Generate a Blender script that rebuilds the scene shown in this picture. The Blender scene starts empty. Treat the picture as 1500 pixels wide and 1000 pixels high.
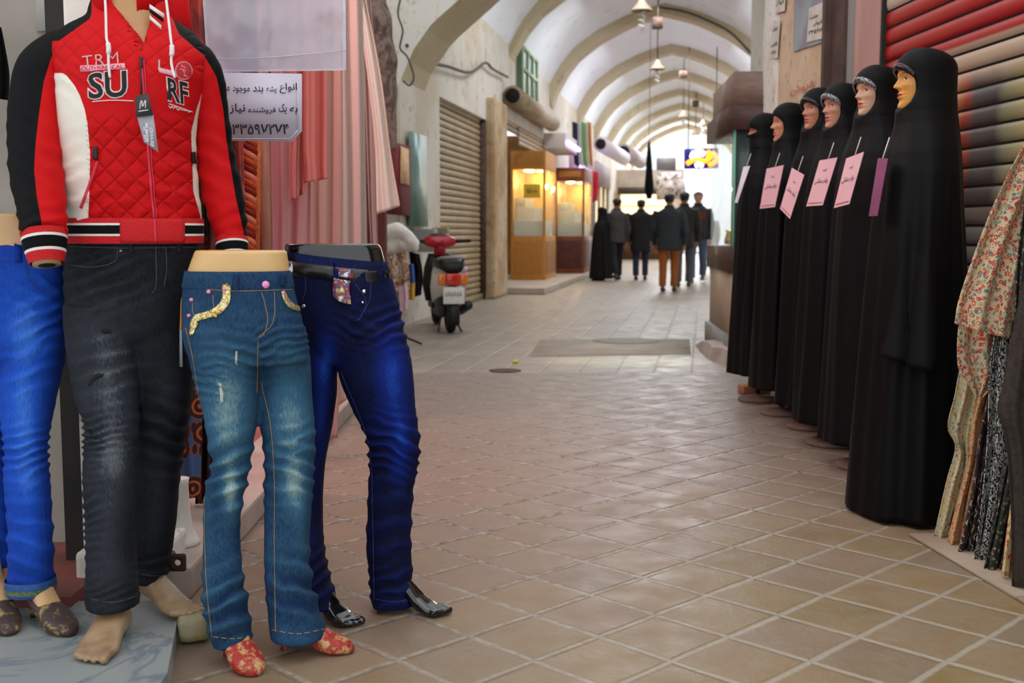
import bpy, bmesh, math, random
import numpy as np
from mathutils import Vector, Matrix, noise
from mathutils.bvhtree import BVHTree
random.seed(4)
PI = math.pi
sc = bpy.context.scene
COL = sc.collection
# ---------------------------------------------------------------- camera, world, light, exposure
F, EYE, TH = 1650.0, 1.12, 0.0975
cam_d = bpy.data.cameras.new('camera'); cam = bpy.data.objects.new('camera', cam_d); COL.objects.link(cam)
cam.location = (0, 0, EYE); cam.rotation_euler = (PI/2 - TH, 0, 0)
cam_d.sensor_width = 36; cam_d.lens = F/1500*36; cam_d.clip_start = .05; cam_d.clip_end = 300
cam_d.dof.use_dof = True; cam_d.dof.focus_distance = 3.6; cam_d.dof.aperture_fstop = 4.2
sc.camera = cam
sc.view_settings.view_transform = 'Standard'; sc.view_settings.look = 'None'
sc.view_settings.gamma = 1; sc.view_settings.use_curve_mapping = False
sc.view_settings.exposure = 0.0
world = bpy.data.worlds.new('sky'); sc.world = world; world.use_nodes = True
bg = world.node_tree.nodes['Background']; bg.inputs[0].default_value = (.93, .97, 1, 1); bg.inputs[1].default_value = 1.35
PHI = math.atan(.1706)
def CR(s, l, z):        # a point of the far gallery: s along its axis, l to the right of it
    return Vector((-1.0 + s*math.sin(PHI) + l*math.cos(PHI), s*math.cos(PHI) - l*math.sin(PHI), z))
def lamp(name, kind, loc, energy, color=(1, 1, 1), size=1.0, rot=(0, 0, 0), size_y=None):
    d = bpy.data.lights.new(name, kind); d.energy = energy; d.color = color
    if kind == 'AREA':
        d.size = size
        if size_y: d.shape = 'RECTANGLE'; d.size_y = size_y
    elif kind == 'POINT': d.shadow_soft_size = size
    o = bpy.data.objects.new(name, d); COL.objects.link(o); o.location = loc; o.rotation_euler = rot
    return o
for s_ in (17.5, 23.7, 29.5, 34.7, 39.6, 44.4, 49):          # daylight through the roof openings of the vault
    lamp('roof_opening_light', 'AREA', CR(s_, 0, 5.85), 118 + 3*(s_-17), (.9, .95, 1), 1.5, (0, 0, 0))
lamp('gallery_end_light', 'AREA', CR(57, 0, 3), 500, (.95, .97, 1), 5, (PI/2, 0, PI - PHI))
lamp('near_top_fill', 'AREA', (.5, 3.0, 5.2), 40, (1, .96, .9), 3.4, (0, 0, 0))  # added soft fill from overhead; no skylight is seen there

# ---------------------------------------------------------------- helpers
def W(px, py, Y):       # the point at forward distance Y seen at a place of the photograph
    u, v = (px-750)/F, (500-py)/F
    c, s = math.cos(TH), math.sin(TH)
    d = Vector((u, c + v*s, -s + v*c)); t = Y/d.y
    return Vector((d.x*t, Y, EYE + d.z*t))
def G(px, py, z=0):
    u, v = (px-750)/F, (500-py)/F
    c, s = math.cos(TH), math.sin(TH)
    d = Vector((u, c + v*s, -s + v*c)); t = (z-EYE)/d.z
    return Vector((d.x*t, d.y*t, z))
def PX(p):
    c, s = math.cos(TH), math.sin(TH)
    z = p[1]*c - (p[2]-EYE)*s; y = p[1]*s + (p[2]-EYE)*c
    return 750 + F*p[0]/z, 500 - F*y/z
def lin(h):
    h = h.lstrip('#'); r = [int(h[i:i+2], 16)/255 for i in (0, 2, 4)]
    return tuple((x/12.92 if x <= .04045 else ((x+.055)/1.055)**2.4) for x in r) + (1,)
ROOT = {}
def mworld(p): return ROOT.get(p.name, Matrix()) if p else Matrix()
def tag(o, label=None, cat=None, group=None, kind=None):
    if label: o['label'] = label
    if cat: o['category'] = cat
    if group: o['group'] = group
    if kind: o['kind'] = kind
    return o
def thing(name, label, cat, loc=(0, 0, 0), rz=0, group=None):
    o = bpy.data.objects.new(name, None); COL.objects.link(o); o.empty_display_size = .1
    o.location = loc; o.rotation_euler = (0, 0, rz)
    ROOT[o.name] = Matrix.Translation(loc) @ Matrix.Rotation(rz, 4, 'Z')
    return tag(o, label, cat, group)
def link_mesh(name, me, mats, parent=None, smooth=True, local=False):
    if not isinstance(mats, (list, tuple)): mats = [mats]
    for m in mats: me.materials.append(m)
    if smooth: me.polygons.foreach_set('use_smooth', [True]*len(me.polygons))
    o = bpy.data.objects.new(name, me); COL.objects.link(o)
    if parent:
        if not local: me.transform(mworld(parent).inverted())
        o.parent = parent; ROOT[o.name] = mworld(parent)
    return o
def obj(name, bm, mats, parent=None, smooth=True, local=False, sharp=None):
    bmesh.ops.recalc_face_normals(bm, faces=bm.faces)
    if sharp:
        for e in bm.edges:
            if len(e.link_faces) == 2 and e.calc_face_angle(0) > sharp: e.smooth = False
    me = bpy.data.meshes.new(name); bm.to_mesh(me); bm.free()
    return link_mesh(name, me, mats, parent, smooth, local)
def struct(name, bm, mats, smooth=False):
    return tag(obj(name, bm, mats, None, smooth), kind='structure')
NB = bmesh.new
def box(bm, c, s, rz=0, mi=0, M=None, bevel=0):
    m = (M or Matrix()) @ Matrix.Translation(c) @ Matrix.Rotation(rz, 4, 'Z') @ Matrix.Diagonal((s[0], s[1], s[2], 1))
    r = bmesh.ops.create_cube(bm, size=1, matrix=m)
    vs = r['verts']; fs = {f for v in vs for f in v.link_faces}
    for f in fs: f.material_index = mi
    if bevel:
        es = list({e for v in vs for e in v.link_edges})
        bmesh.ops.bevel(bm, geom=es, offset=bevel, segments=2, affect='EDGES', profile=.6)
    return bm
def boxb(c, s, rz=0, bevel=0.004): return box(NB(), c, s, rz, bevel=bevel)
def loft(bm, rings, caps=(True, True), mi=0, mfun=None, closed=True):
    vs = [[bm.verts.new(p) for p in r] for r in rings]
    n = len(rings[0])
    for i in range(len(rings)-1):
        for j in range(n if closed else n-1):
            k = (j+1) % n
            f = bm.faces.new((vs[i][j], vs[i][k], vs[i+1][k], vs[i+1][j]))
            f.material_index = mfun(i, j) if mfun else mi
    if closed:
        for cap, r in ((caps[0], vs[0]), (caps[1], vs[-1])):
            if cap:
                f = bm.faces.new(r); f.material_index = mi
    return vs
def ell(cx, cy, z, rx, ry, n=32, rz=0, p=2.0):
    out = []
    for i in range(n):
        a = 2*PI*i/n; c, s = math.cos(a), math.sin(a)
        x = rx*math.copysign(abs(c)**(2/p), c); y = ry*math.copysign(abs(s)**(2/p), s)
        out.append(Vector((cx + x*math.cos(rz) - y*math.sin(rz), cy + x*math.sin(rz) + y*math.cos(rz), z)))
    return out
def lathe(bm, c, prof, n=24, mi=0, caps=(True, True)):
    return loft(bm, [ell(c[0], c[1], c[2]+z, r, r, n) for r, z in prof], caps, mi)
def spline(pts, n):
    P = [Vector(p) for p in pts]
    if len(P) < 3: return [P[0].lerp(P[-1], i/n) for i in range(n+1)]
    P = [P[0]*2-P[1]] + P + [P[-1]*2-P[-2]]
    out = []; m = len(P)-3
    for i in range(n+1):
        t = i/n*m; k = min(int(t), m-1); u = t-k
        a, b, c, d = P[k:k+4]
        out.append(.5*((2*b) + (c-a)*u + (2*a-5*b+4*c-d)*u*u + (3*b-a-3*c+d)*u**3))
    return out
def tube(bm, pts, rad, n=8, mi=0, caps=True, flat=1.0, up=None):
    P = [Vector(p) for p in pts]
    if not isinstance(rad, (list, tuple)): rad = [rad]*len(P)
    rings = []; u = None
    for i, p in enumerate(P):
        t = (P[min(i+1, len(P)-1)] - P[max(i-1, 0)])
        if t.length < 1e-9: t = Vector((0, 0, 1))
        t.normalize()
        if u is None:
            ref = Vector(up) if up else (Vector((0, 0, 1)) if abs(t.z) < .9 else Vector((0, 1, 0)))
            u = ref - t*ref.dot(t)
        else: u = u - t*u.dot(t)
        if u.length < 1e-6: u = t.orthogonal()
        u.normalize(); v = t.cross(u)
        rings.append([p + (u*math.cos(2*PI*k/n)*flat + v*math.sin(2*PI*k/n))*rad[i] for k in range(n)])
    return loft(bm, rings, (caps, caps), mi)
def ball(bm, c, r, sx=1, sy=1, sz=1, seg=16, mi=0, R=None):
    m = Matrix.Translation(c) @ (R or Matrix()) @ Matrix.Diagonal((sx, sy, sz, 1))
    res = bmesh.ops.create_uvsphere(bm, u_segments=seg, v_segments=max(6, seg//2), radius=r, matrix=m)
    for f in {f for v in res['verts'] for f in v.link_faces}: f.material_index = mi
def quad(bm, a, b, c, d, mi=0):
    f = bm.faces.new([bm.verts.new(p) for p in (a, b, c, d)]); f.material_index = mi
def slab4(bm, q, th, nrm=None):     # a thin solid card from four corners
    q = [Vector(p) for p in q]
    n = nrm or (q[1]-q[0]).cross(q[3]-q[0]).normalized()
    a = [bm.verts.new(p) for p in q]; b = [bm.verts.new(p+n*th) for p in q]
    bm.faces.new(a); bm.faces.new(b[::-1])
    for i in range(4): bm.faces.new((a[i], a[(i+1) % 4], b[(i+1) % 4], b[i]))
def remeshed(bm, vox, smooth=6):
    bmesh.ops.recalc_face_normals(bm, faces=bm.faces)
    me = bpy.data.meshes.new('tmp'); bm.to_mesh(me); bm.free()
    o = bpy.data.objects.new('tmp', me); COL.objects.link(o)
    r = o.modifiers.new('r', 'REMESH'); r.mode = 'VOXEL'; r.voxel_size = vox; r.use_smooth_shade = True
    if smooth:
        s = o.modifiers.new('s', 'SMOOTH'); s.iterations = smooth; s.factor = .5
    bpy.context.view_layer.update()
    out = bpy.data.meshes.new_from_object(o.evaluated_get(bpy.context.evaluated_depsgraph_get()))
    bpy.data.objects.remove(o); bpy.data.meshes.remove(me)
    return out
def displace(me, fn):   # fn(co, normal) -> distance along the normal, or a vector
    nrm = [v.normal.copy() for v in me.vertices]
    for v, n in zip(me.vertices, nrm):
        d = fn(v.co, n)
        v.co = v.co + (d if isinstance(d, Vector) else n*d)
    me.update()
def attr(me, name, fn):
    a = me.attributes.new(name, 'FLOAT', 'POINT')
    a.data.foreach_set('value', [fn(v.co, v.normal) for v in me.vertices])
def bvh_of(o):
    me = o.data; M = mworld(o)
    return BVHTree.FromPolygons([M @ v.co for v in me.vertices], [tuple(p.vertices) for p in me.polygons])
EYEP = Vector((0, 0, EYE))
def hit(px, py, bv):
    d = (W(px, py, 3) - EYEP).normalized()
    r = bv.ray_cast(EYEP, d)
    return r[0], r[1]
def trace(bm, pts, bv, r=.0012, n=None, off=.0005, mi=0, dash=None):   # sewn line lying on a surface
    P = [Vector((p[0], p[1], 0)) for p in pts]
    L = sum((P[i+1]-P[i]).length for i in range(len(P)-1))
    m = n or max(6, int(L/4)); Q = spline(P, m); run = []
    def flush(run):
        if len(run) > 1: tube(bm, run, r, 6, mi)
    for i, q in enumerate(Q):
        h, nn = hit(q.x, q.y, bv)
        if h is None or (dash and i % dash == 0) or (run and (h-run[-1]).length > .06):
            flush(run); run = []
            if h is None: continue
        run.append(h + nn*off)
    flush(run); return bm
def patch(bm, A, B, bv, nu=12, nv=4, off=.002, th=.0015, mi=0):   # a thin piece lying on a surface between two lines
    a = spline([Vector((p[0], p[1], 0)) for p in A], nu); b = spline([Vector((p[0], p[1], 0)) for p in B], nu)
    g = []; last = None
    for i in range(nu+1):
        row = []
        for j in range(nv+1):
            q = a[i].lerp(b[i], j/nv); h, nn = hit(q.x, q.y, bv)
            if h is None: h, nn = (last if last else (W(q.x, q.y, 3), Vector((0, -1, 0))))
            last = (h, nn); row.append((h + nn*(off if not isinstance(off, tuple) else off[0]+(off[1]-off[0])*(i/nu)**1.5), nn))
        g.append(row)
    top = [[bm.verts.new(p+n*th) for p, n in r] for r in g]; bot = [[bm.verts.new(p) for p, n in r] for r in g]
    def F_(*v): f = bm.faces.new(v); f.material_index = mi
    for i in range(nu):
        for j in range(nv):
            F_(top[i][j], top[i+1][j], top[i+1][j+1], top[i][j+1]); F_(bot[i][j], bot[i][j+1], bot[i+1][j+1], bot[i+1][j])
    for i in range(nu):
        F_(top[i][0], bot[i][0], bot[i+1][0], top[i+1][0]); F_(top[i][nv], top[i+1][nv], bot[i+1][nv], bot[i][nv])
    for j in range(nv):
        F_(top[0][j], top[0][j+1], bot[0][j+1], bot[0][j]); F_(top[nu][j], bot[nu][j], bot[nu][j+1], top[nu][j+1])
    return bm
def disc(bm, h, n, r, th=.003, seg=16, mi=0):
    R = n.to_track_quat('Z', 'Y').to_matrix().to_4x4()
    res = bmesh.ops.create_cone(bm, segments=seg, radius1=r, radius2=r*.8, depth=th, cap_ends=True, matrix=Matrix.Translation(h+n*th*.5) @ R)
    for f in {f for v in res['verts'] for f in v.link_faces}: f.material_index = mi
# --- lettering. Persian letters are joined here by their presentation forms
AR = {'ا':(0xFE8D,2),'آ':(0xFE81,2),'ب':(0xFE8F,4),'پ':(0xFB56,4),'ت':(0xFE95,4),'ج':(0xFE9D,4),'چ':(0xFB7A,4),'ح':(0xFEA1,4),'خ':(0xFEA5,4),'د':(0xFEA9,2),
 'ر':(0xFEAD,2),'ز':(0xFEAF,2),'س':(0xFEB1,4),'ش':(0xFEB5,4),'ط':(0xFEC1,4),'ع':(0xFEC9,4),'ف':(0xFED1,4),'ق':(0xFED5,4),'ک':(0xFB8E,4),'گ':(0xFB92,4),
 'ل':(0xFEDD,4),'م':(0xFEE1,4),'ن':(0xFEE5,4),'و':(0xFEED,2),'ه':(0xFEE9,4),'ی':(0xFBFC,4)}
def shape_ar(t):
    out = []
    for i, ch in enumerate(t):
        if ch not in AR: out.append(ch); continue
        b, k = AR[ch]
        pj = i > 0 and t[i-1] in AR and AR[t[i-1]][1] == 4
        nj = k == 4 and i+1 < len(t) and t[i+1] in AR
        out.append(chr(b + (3 if pj and nj else 2 if nj else 1 if pj else 0)))
    s = ''.join(out)
    return s if all(c in '۰۱۲۳۴۵۶۷۸۹ ' for c in t) else s[::-1]
def glyphs(body, bold=0.0, spacing=1.0):
    c = bpy.data.curves.new('t', 'FONT'); c.body = body; c.offset = bold; c.space_character = spacing
    c.resolution_u = 3
    o = bpy.data.objects.new('t', c); COL.objects.link(o); bpy.context.view_layer.update()
    m = bpy.data.meshes.new_from_object(o.evaluated_get(bpy.context.evaluated_depsgraph_get()))
    vs = [(v.co.x, v.co.y) for v in m.vertices]; fs = [tuple(p.vertices) for p in m.polygons]
    bpy.data.objects.remove(o); bpy.data.meshes.remove(m)
    x0, x1 = min(v[0] for v in vs), max(v[0] for v in vs); y0, y1 = min(v[1] for v in vs), max(v[1] for v in vs)
    return [((x-x0)/(x1-x0), (y-y0)/(y1-y0)) for x, y in vs], fs
def lettering(bm, body, o, r, u, bold=0.0, mi=0, off=.001, bv=None, spacing=1.0):   # o lower-left corner, r and u the two side vectors
    vs, fs = glyphs(body, bold, spacing); n = Vector(r).cross(Vector(u)).normalized()
    V = [bm.verts.new(Vector(o) + Vector(r)*x + Vector(u)*y + n*off) for x, y in vs]
    for f in fs:
        try: g = bm.faces.new([V[i] for i in f]); g.material_index = mi
        except ValueError: pass
def letter_on(bm, body, q, bv, bold=0.0, mi=0, off=.003, spacing=1.0):   # q: corners (px) lower-left, lower-right, upper-left; laid on a surface
    vs, fs = glyphs(body, bold, spacing); V = []
    for x, y in vs:
        a = q[0][0] + (q[1][0]-q[0][0])*x + (q[2][0]-q[0][0])*y; b = q[0][1] + (q[1][1]-q[0][1])*x + (q[2][1]-q[0][1])*y
        h, n = hit(a, b, bv)
        V.append(bm.verts.new((h + n*off) if h else W(a, b, 2.7)))
    for f in fs:
        try: g = bm.faces.new([V[i] for i in f]); g.material_index = mi
        except ValueError: pass
def sm(a, b, x):
    t = min(1, max(0, (x-a)/(b-a))); return t*t*(3-2*t)
def interp(tab, x):
    if x <= tab[0][0]: return tab[0][1:] if len(tab[0]) > 2 else tab[0][1]
    for p, q in zip(tab, tab[1:]):
        if x <= q[0]:
            t = (x-p[0])/(q[0]-p[0]+1e-12); r = [p[k]+(q[k]-p[k])*t for k in range(1, len(p))]
            return r if len(r) > 1 else r[0]
    return tab[-1][1:] if len(tab[-1]) > 2 else tab[-1][1]
def fbm(p, s=1.0, o=3): return noise.fractal(Vector(p)*s, 1.0, 2.0, o)
def copy_tree(o, parent=None):
    c = o.copy(); COL.objects.link(c)
    ROOT[c.name] = ROOT.get(o.name, Matrix())
    if parent: c.parent = parent
    for ch in [x for x in COL.objects if x.parent == o]: copy_tree(ch, c)
    return c

# ---------------------------------------------------------------- materials
MATS = {}
def mat(name, col, rough=.7, col2=None, scale=8.0, metal=0, bump=0, bscale=60, coat=0, spec=.4, trans=0, alpha=1, emit=None, es=0, detail=4, sheen=0, stretch=None, thresh=(.35, .65)):
    if name in MATS: return MATS[name]
    m = bpy.data.materials.new(name); m.use_nodes = True; nt = m.node_tree; N = nt.nodes; L = nt.links
    b = N['Principled BSDF']; MATS[name] = m
    c1 = lin(col) if isinstance(col, str) else col
    b.inputs['Base Color'].default_value = c1; b.inputs['Roughness'].default_value = rough; b.inputs['Metallic'].default_value = metal
    b.inputs['Specular IOR Level'].default_value = spec; b.inputs['Coat Weight'].default_value = coat
    b.inputs['Transmission Weight'].default_value = trans; b.inputs['Alpha'].default_value = alpha
    if sheen: b.inputs['Sheen Weight'].default_value = sheen
    if emit: b.inputs['Emission Color'].default_value = lin(emit); b.inputs['Emission Strength'].default_value = es
    tc = N.new('ShaderNodeTexCoord'); mp = N.new('ShaderNodeMapping'); L.new(tc.outputs['Object'], mp.inputs[0])
    if stretch: mp.inputs['Scale'].default_value = stretch
    if col2:
        nz = N.new('ShaderNodeTexNoise'); nz.inputs['Scale'].default_value = scale; nz.inputs['Detail'].default_value = detail; L.new(mp.outputs[0], nz.inputs['Vector'])
        r = N.new('ShaderNodeValToRGB'); r.color_ramp.elements[0].position, r.color_ramp.elements[1].position = thresh
        r.color_ramp.elements[0].color = c1; r.color_ramp.elements[1].color = lin(col2)
        L.new(nz.outputs[0], r.inputs[0]); L.new(r.outputs[0], b.inputs['Base Color'])
    if bump:
        n2 = N.new('ShaderNodeTexNoise'); n2.inputs['Scale'].default_value = bscale; n2.inputs['Detail'].default_value = 3; L.new(mp.outputs[0], n2.inputs['Vector'])
        bp = N.new('ShaderNodeBump'); bp.inputs['Strength'].default_value = bump; bp.inputs['Distance'].default_value = .01
        L.new(n2.outputs[0], bp.inputs['Height']); L.new(bp.outputs[0], b.inputs['Normal'])
    return m
class SH:       # small shader builder
    def __init__(s, name):
        s.m = bpy.data.materials.new(name); s.m.use_nodes = True; s.N = s.m.node_tree.nodes; s.L = s.m.node_tree.links
        s.b = s.N['Principled BSDF']; MATS[name] = s.m
    def inp(s, sock, v):
        if hasattr(v, 'links'): s.L.new(v, sock)
        elif v is not None: sock.default_value = v
    def math(s, op, a, b=None, clamp=False):
        n = s.N.new('ShaderNodeMath'); n.operation = op; n.use_clamp = clamp; s.inp(n.inputs[0], a)
        if b is not None: s.inp(n.inputs[1], b)
        return n.outputs[0]
    def mix(s, f, a, b, blend='MIX'):
        n = s.N.new('ShaderNodeMixRGB'); n.blend_type = blend; s.inp(n.inputs[0], f); s.inp(n.inputs[1], a); s.inp(n.inputs[2], b); return n.outputs[0]
    def co(s, kind='Object', scale=None, rot=None, loc=None):
        t = s.N.new('ShaderNodeTexCoord'); m = s.N.new('ShaderNodeMapping'); s.L.new(t.outputs[kind], m.inputs[0])
        if scale: m.inputs['Scale'].default_value = scale
        if rot: m.inputs['Rotation'].default_value = rot
        if loc: m.inputs['Location'].default_value = loc
        return m.outputs[0]
    def noise(s, v, scale, detail=3, rough=.5, dist=0):
        n = s.N.new('ShaderNodeTexNoise'); s.L.new(v, n.inputs['Vector']); n.inputs['Scale'].default_value = scale; n.inputs['Detail'].default_value = detail
        n.inputs['Roughness'].default_value = rough; n.inputs['Distortion'].default_value = dist; return n.outputs[0]
    def vor(s, v, scale, feature='F1', out='Distance', rand=1):
        n = s.N.new('ShaderNodeTexVoronoi'); n.feature = feature; s.L.new(v, n.inputs['Vector']); n.inputs['Scale'].default_value = scale
        n.inputs['Randomness'].default_value = rand; return n.outputs[out]
    def ramp(s, f, stops, const=False):
        r = s.N.new('ShaderNodeValToRGB'); s.L.new(f, r.inputs[0]); e = r.color_ramp.elements
        if const: r.color_ramp.interpolation = 'CONSTANT'
        while len(e) < len(stops): e.new(.5)
        for k, (p, c) in zip(e, stops): k.position = p; k.color = lin(c) if isinstance(c, str) else (c, c, c, 1)
        return r.outputs[0]
    def att(s, name):
        n = s.N.new('ShaderNodeAttribute'); n.attribute_name = name; return n.outputs['Fac']
    def sep(s, v):
        n = s.N.new('ShaderNodeSeparateXYZ'); s.L.new(v, n.inputs[0]); return n.outputs
    def comb(s, x, y, z=0.0):
        n = s.N.new('ShaderNodeCombineXYZ'); s.inp(n.inputs[0], x); s.inp(n.inputs[1], y); s.inp(n.inputs[2], z); return n.outputs[0]
    def bump(s, h, st=.3, d=.01):
        n = s.N.new('ShaderNodeBump'); n.inputs['Strength'].default_value = st; n.inputs['Distance'].default_value = d; s.L.new(h, n.inputs['Height']); s.L.new(n.outputs[0], s.b.inputs['Normal'])
    def done(s, col, rough=.7, **k):
        s.inp(s.b.inputs['Base Color'], col); s.inp(s.b.inputs['Roughness'], rough)
        for a, v in k.items(): s.b.inputs[a.replace('_', ' ')].default_value = v
        return s.m
def denim(name, dark, light, pale, mott=.34):
    s = SH(name); v = s.co()
    f = s.att('fade'); n1 = s.noise(v, 9, 5); n2 = s.noise(s.co(scale=(1, 1, .22)), 260, 2)
    f = s.math('ADD', f, s.math('MULTIPLY', s.math('SUBTRACT', n1, .5), mott)); f = s.math('ADD', f, s.math('MULTIPLY', s.math('SUBTRACT', n2, .5), .42), True)
    c = s.ramp(f, [(0, dark), (.5, light), (1, pale)]); s.bump(s.noise(v, 500, 2), .25, .002)
    return s.done(c, .85, Specular_IOR_Level=.2)
def plaster(name, a, b, c, sc_=1.3, lo=.42, hi=.62):
    s = SH(name); v = s.co(); n = s.noise(v, sc_, 6, .6); n2 = s.noise(v, sc_*5, 5, .65)
    col = s.mix(s.ramp(n, [(lo, 0.), (hi, 1.)]), lin(a), lin(b)); col = s.mix(s.ramp(n2, [(.58, 0.), (.72, 1.)]), col, lin(c))
    s.bump(s.noise(v, 18, 5), .35, .01); return s.done(col, .9, Specular_IOR_Level=.2)
M = dict(
 skin_tan=mat('mannequin_tan', '#d2a878', .38, '#c79a68', 5, coat=.15), skin_brown=mat('mannequin_brown', '#8a6450', .5, '#a07a5c', 9, bump=.1, bscale=30),
 skin_dusty=mat('mannequin_dusty', '#a98a66', .55, '#8f7050', 10, bump=.1, bscale=40), gloss_black=mat('gloss_black', '#0c0c0e', .16, coat=.5, spec=.6),
 black=mat('black_fabric', '#0b0b0d', .85, spec=.15), black_plastic=mat('black_plastic', '#151515', .45), rubber=mat('rubber', '#1b1b1b', .85, bump=.2),
 white=mat('white_plastic', '#e6e2dc', .45), cream_cloth=mat('cream_cloth', '#e9e2d4', .9, '#d8cdbb', 20, bump=.15, bscale=200), steel=mat('steel', '#9a9a9a', .35, metal=.9),
 chrome=mat('chrome', '#d8d8d8', .15, metal=1), gold=mat('gold', '#e2b64a', .28, metal=1), rust=mat('rusty_metal', '#5a4034', .75, '#3c2a24', 14, bump=.3),
 black_gap=mat('dark_recess', '#17130f', .9), red=mat('red_cloth', '#c41d22', .8), thread_gold=mat('thread_gold', '#a98a55', .8), thread_grey=mat('thread_grey', '#5f6268', .8),
 thread_navy=mat('thread_navy', '#2c3f86', .8), thread_white=mat('thread_white', '#d6cfc6', .8), pink=mat('pink_enamel', '#e58fc0', .35, coat=.4), ink=mat('ink', '#17171a', .8), paper_pink=mat('pink_paper', '#e3b3b8', .7, '#dca8ae', 6),
 paper_white=mat('white_paper', '#e0dde4', .7, '#d5cfdc', 4), ink_red=mat('red_ink', '#b5434a', .8), wood=mat('honey_wood', '#c98a3c', .45, '#b97a30', 5, stretch=(6, 6, 1), bump=.05),
 dark_wood=mat('dark_wood', '#6e4a34', .55, '#5a3a28', 6, stretch=(8, 8, 1)), brown_lam=mat('brown_laminate', '#5c4038', .5, '#4d342d', 5, stretch=(2, 2, 9)), light_lam=mat('light_laminate', '#b9a08a', .5, '#ab917c', 5, stretch=(2, 2, 9)),
 grey_stone=mat('grey_stone', '#9b9893', .6, '#86837f', 3), grey_metal=mat('grey_metal', '#8d8a86', .5), green_metal=mat('green_metal', '#5f8076', .35, '#88a49a', 3), glass=mat('shop_glass', '#eef6f4', .03, trans=1, spec=.5),
 warm_lamp=mat('warm_lamp', '#fff1c8', .5, emit='#ffdf9a', es=9), white_lamp=mat('white_lamp', '#ffffff', .5, emit='#f4f2ff', es=6), purple_lamp=mat('violet_tube', '#e8d8ff', .5, emit='#c9a6ff', es=5),
)
# ================================================================ the setting
MATS['shop_glass'].node_tree.nodes['Principled BSDF'].inputs['Transmission Weight'].default_value = 0
MATS['shop_glass'].node_tree.nodes['Principled BSDF'].inputs['Alpha'].default_value = .14
# --- floor tiles
TK, TA, TX, TY = .2539, .7945, .5986, 3.030
def tile_floor(name, ang, k, x0, y0, g, cols, grout_a, grout_b, far=False):
    s = SH(name); v = s.co(); X = s.sep(v)
    wob = s.math('MULTIPLY', s.math('SUBTRACT', s.noise(v, 5, 3), .5), .05)
    c, sn = math.cos(ang), math.sin(ang)
    dx, dy = s.math('SUBTRACT', X[0], x0), s.math('SUBTRACT', X[1], y0)
    i = s.math('DIVIDE', s.math('SUBTRACT', s.math('MULTIPLY', dx, c), s.math('MULTIPLY', dy, sn)), k)
    j = s.math('DIVIDE', s.math('ADD', s.math('MULTIPLY', dx, sn), s.math('MULTIPLY', dy, c)), k*(1.6 if far else 1))
    i = s.math('ADD', i, wob); j = s.math('ADD', j, wob)
    def edge(t): return s.math('SUBTRACT', .5, s.math('ABSOLUTE', s.math('SUBTRACT', s.math('FRACT', s.math('ADD', t, 200)), .5)))
    d = s.math('MINIMUM', edge(i), edge(j))
    n3 = s.noise(v, 30, 4, .7)
    d = s.math('ADD', d, s.math('MULTIPLY', s.math('SUBTRACT', n3, .5), .035))
    gr = s.math('SUBTRACT', 1, s.ramp(d, [(g*.45, 0.), (g, 1.)]))
    wn = s.N.new('ShaderNodeTexWhiteNoise'); wn.noise_dimensions = '2D'
    s.L.new(s.comb(s.math('FLOOR', i), s.math('FLOOR', j)), wn.inputs['Vector'])
    cell = s.math('ADD', s.math('MULTIPLY', wn.outputs['Value'], .55), s.math('MULTIPLY', s.noise(v, .9, 3), .45))
    col = s.ramp(cell, [(.15, cols[0]), (.45, cols[1]), (.62, cols[2]), (.85, cols[3])])
    col = s.mix(s.math('MULTIPLY', s.ramp(s.noise(v, 7, 6, .7), [(.42, 0.), (.7, 1.)]), .5), col, lin(cols[4]))
    col = s.mix(s.math('MULTIPLY', s.ramp(s.noise(v, 1.7, 5, .7), [(.5, 0.), (.7, 1.)]), .35), col, lin('#8d8478'))
    # near the mats the clay is ochre and the mortar pale, towards the shops rosier with dark joints
    t = s.math('ADD', s.math('MULTIPLY', X[0], .34), s.math('MULTIPLY', X[1], -.33)); t = s.math('ADD', t, 1.45, True)
    if not far: col = s.mix(s.math('MULTIPLY', s.math('SUBTRACT', 1, t), .7), col, lin('#846e64'))
    if not far: col = s.mix(s.math('MULTIPLY', s.ramp(s.math('DIVIDE', X[1], 10.), [(.4, 0.), (.85, 1.)]), .7), col, lin('#867c75'))
    gc = s.mix(t if not far else .6, lin(grout_a), lin(grout_b))
    gc = s.mix(s.ramp(n3, [(.4, 0.), (.6, 1.)]), gc, lin('#8f8478') if far else lin('#a09688'))
    full = s.mix(gr, col, gc)
    if far:     # a yellowish light reflection painted into the tiles across the gallery mouth
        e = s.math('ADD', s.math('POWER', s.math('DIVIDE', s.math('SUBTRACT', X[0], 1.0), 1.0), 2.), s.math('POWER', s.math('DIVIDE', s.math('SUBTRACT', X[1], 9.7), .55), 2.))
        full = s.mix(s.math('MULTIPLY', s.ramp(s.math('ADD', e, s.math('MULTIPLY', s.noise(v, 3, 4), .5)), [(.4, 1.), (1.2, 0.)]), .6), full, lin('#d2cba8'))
    h = s.math('ADD', s.math('MULTIPLY', s.ramp(d, [(g*.3, 0.), (g*1.3, 1.)]), .7), s.math('MULTIPLY', n3, .35)); s.bump(h, .55, .012)
    return s.done(full, s.ramp(s.noise(v, 6, 4), [(.3, .34), (.7, .58)]), Specular_IOR_Level=.42)
floor_m = tile_floor('clay_tiles', TA, TK, TX, TY, .05, ['#7c6a3c', '#8c764a', '#887256', '#7c6e56', '#948a78'], '#55453e', '#aaa08c')
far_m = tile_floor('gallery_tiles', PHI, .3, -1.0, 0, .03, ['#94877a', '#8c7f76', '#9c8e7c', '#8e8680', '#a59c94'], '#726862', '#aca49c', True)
bm = NB(); quad(bm, (-3, -1, 0), (4, -1, 0), (4, 8.9, 0), (-3, 8.9, 0)); struct('floor', bm, floor_m)
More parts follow.
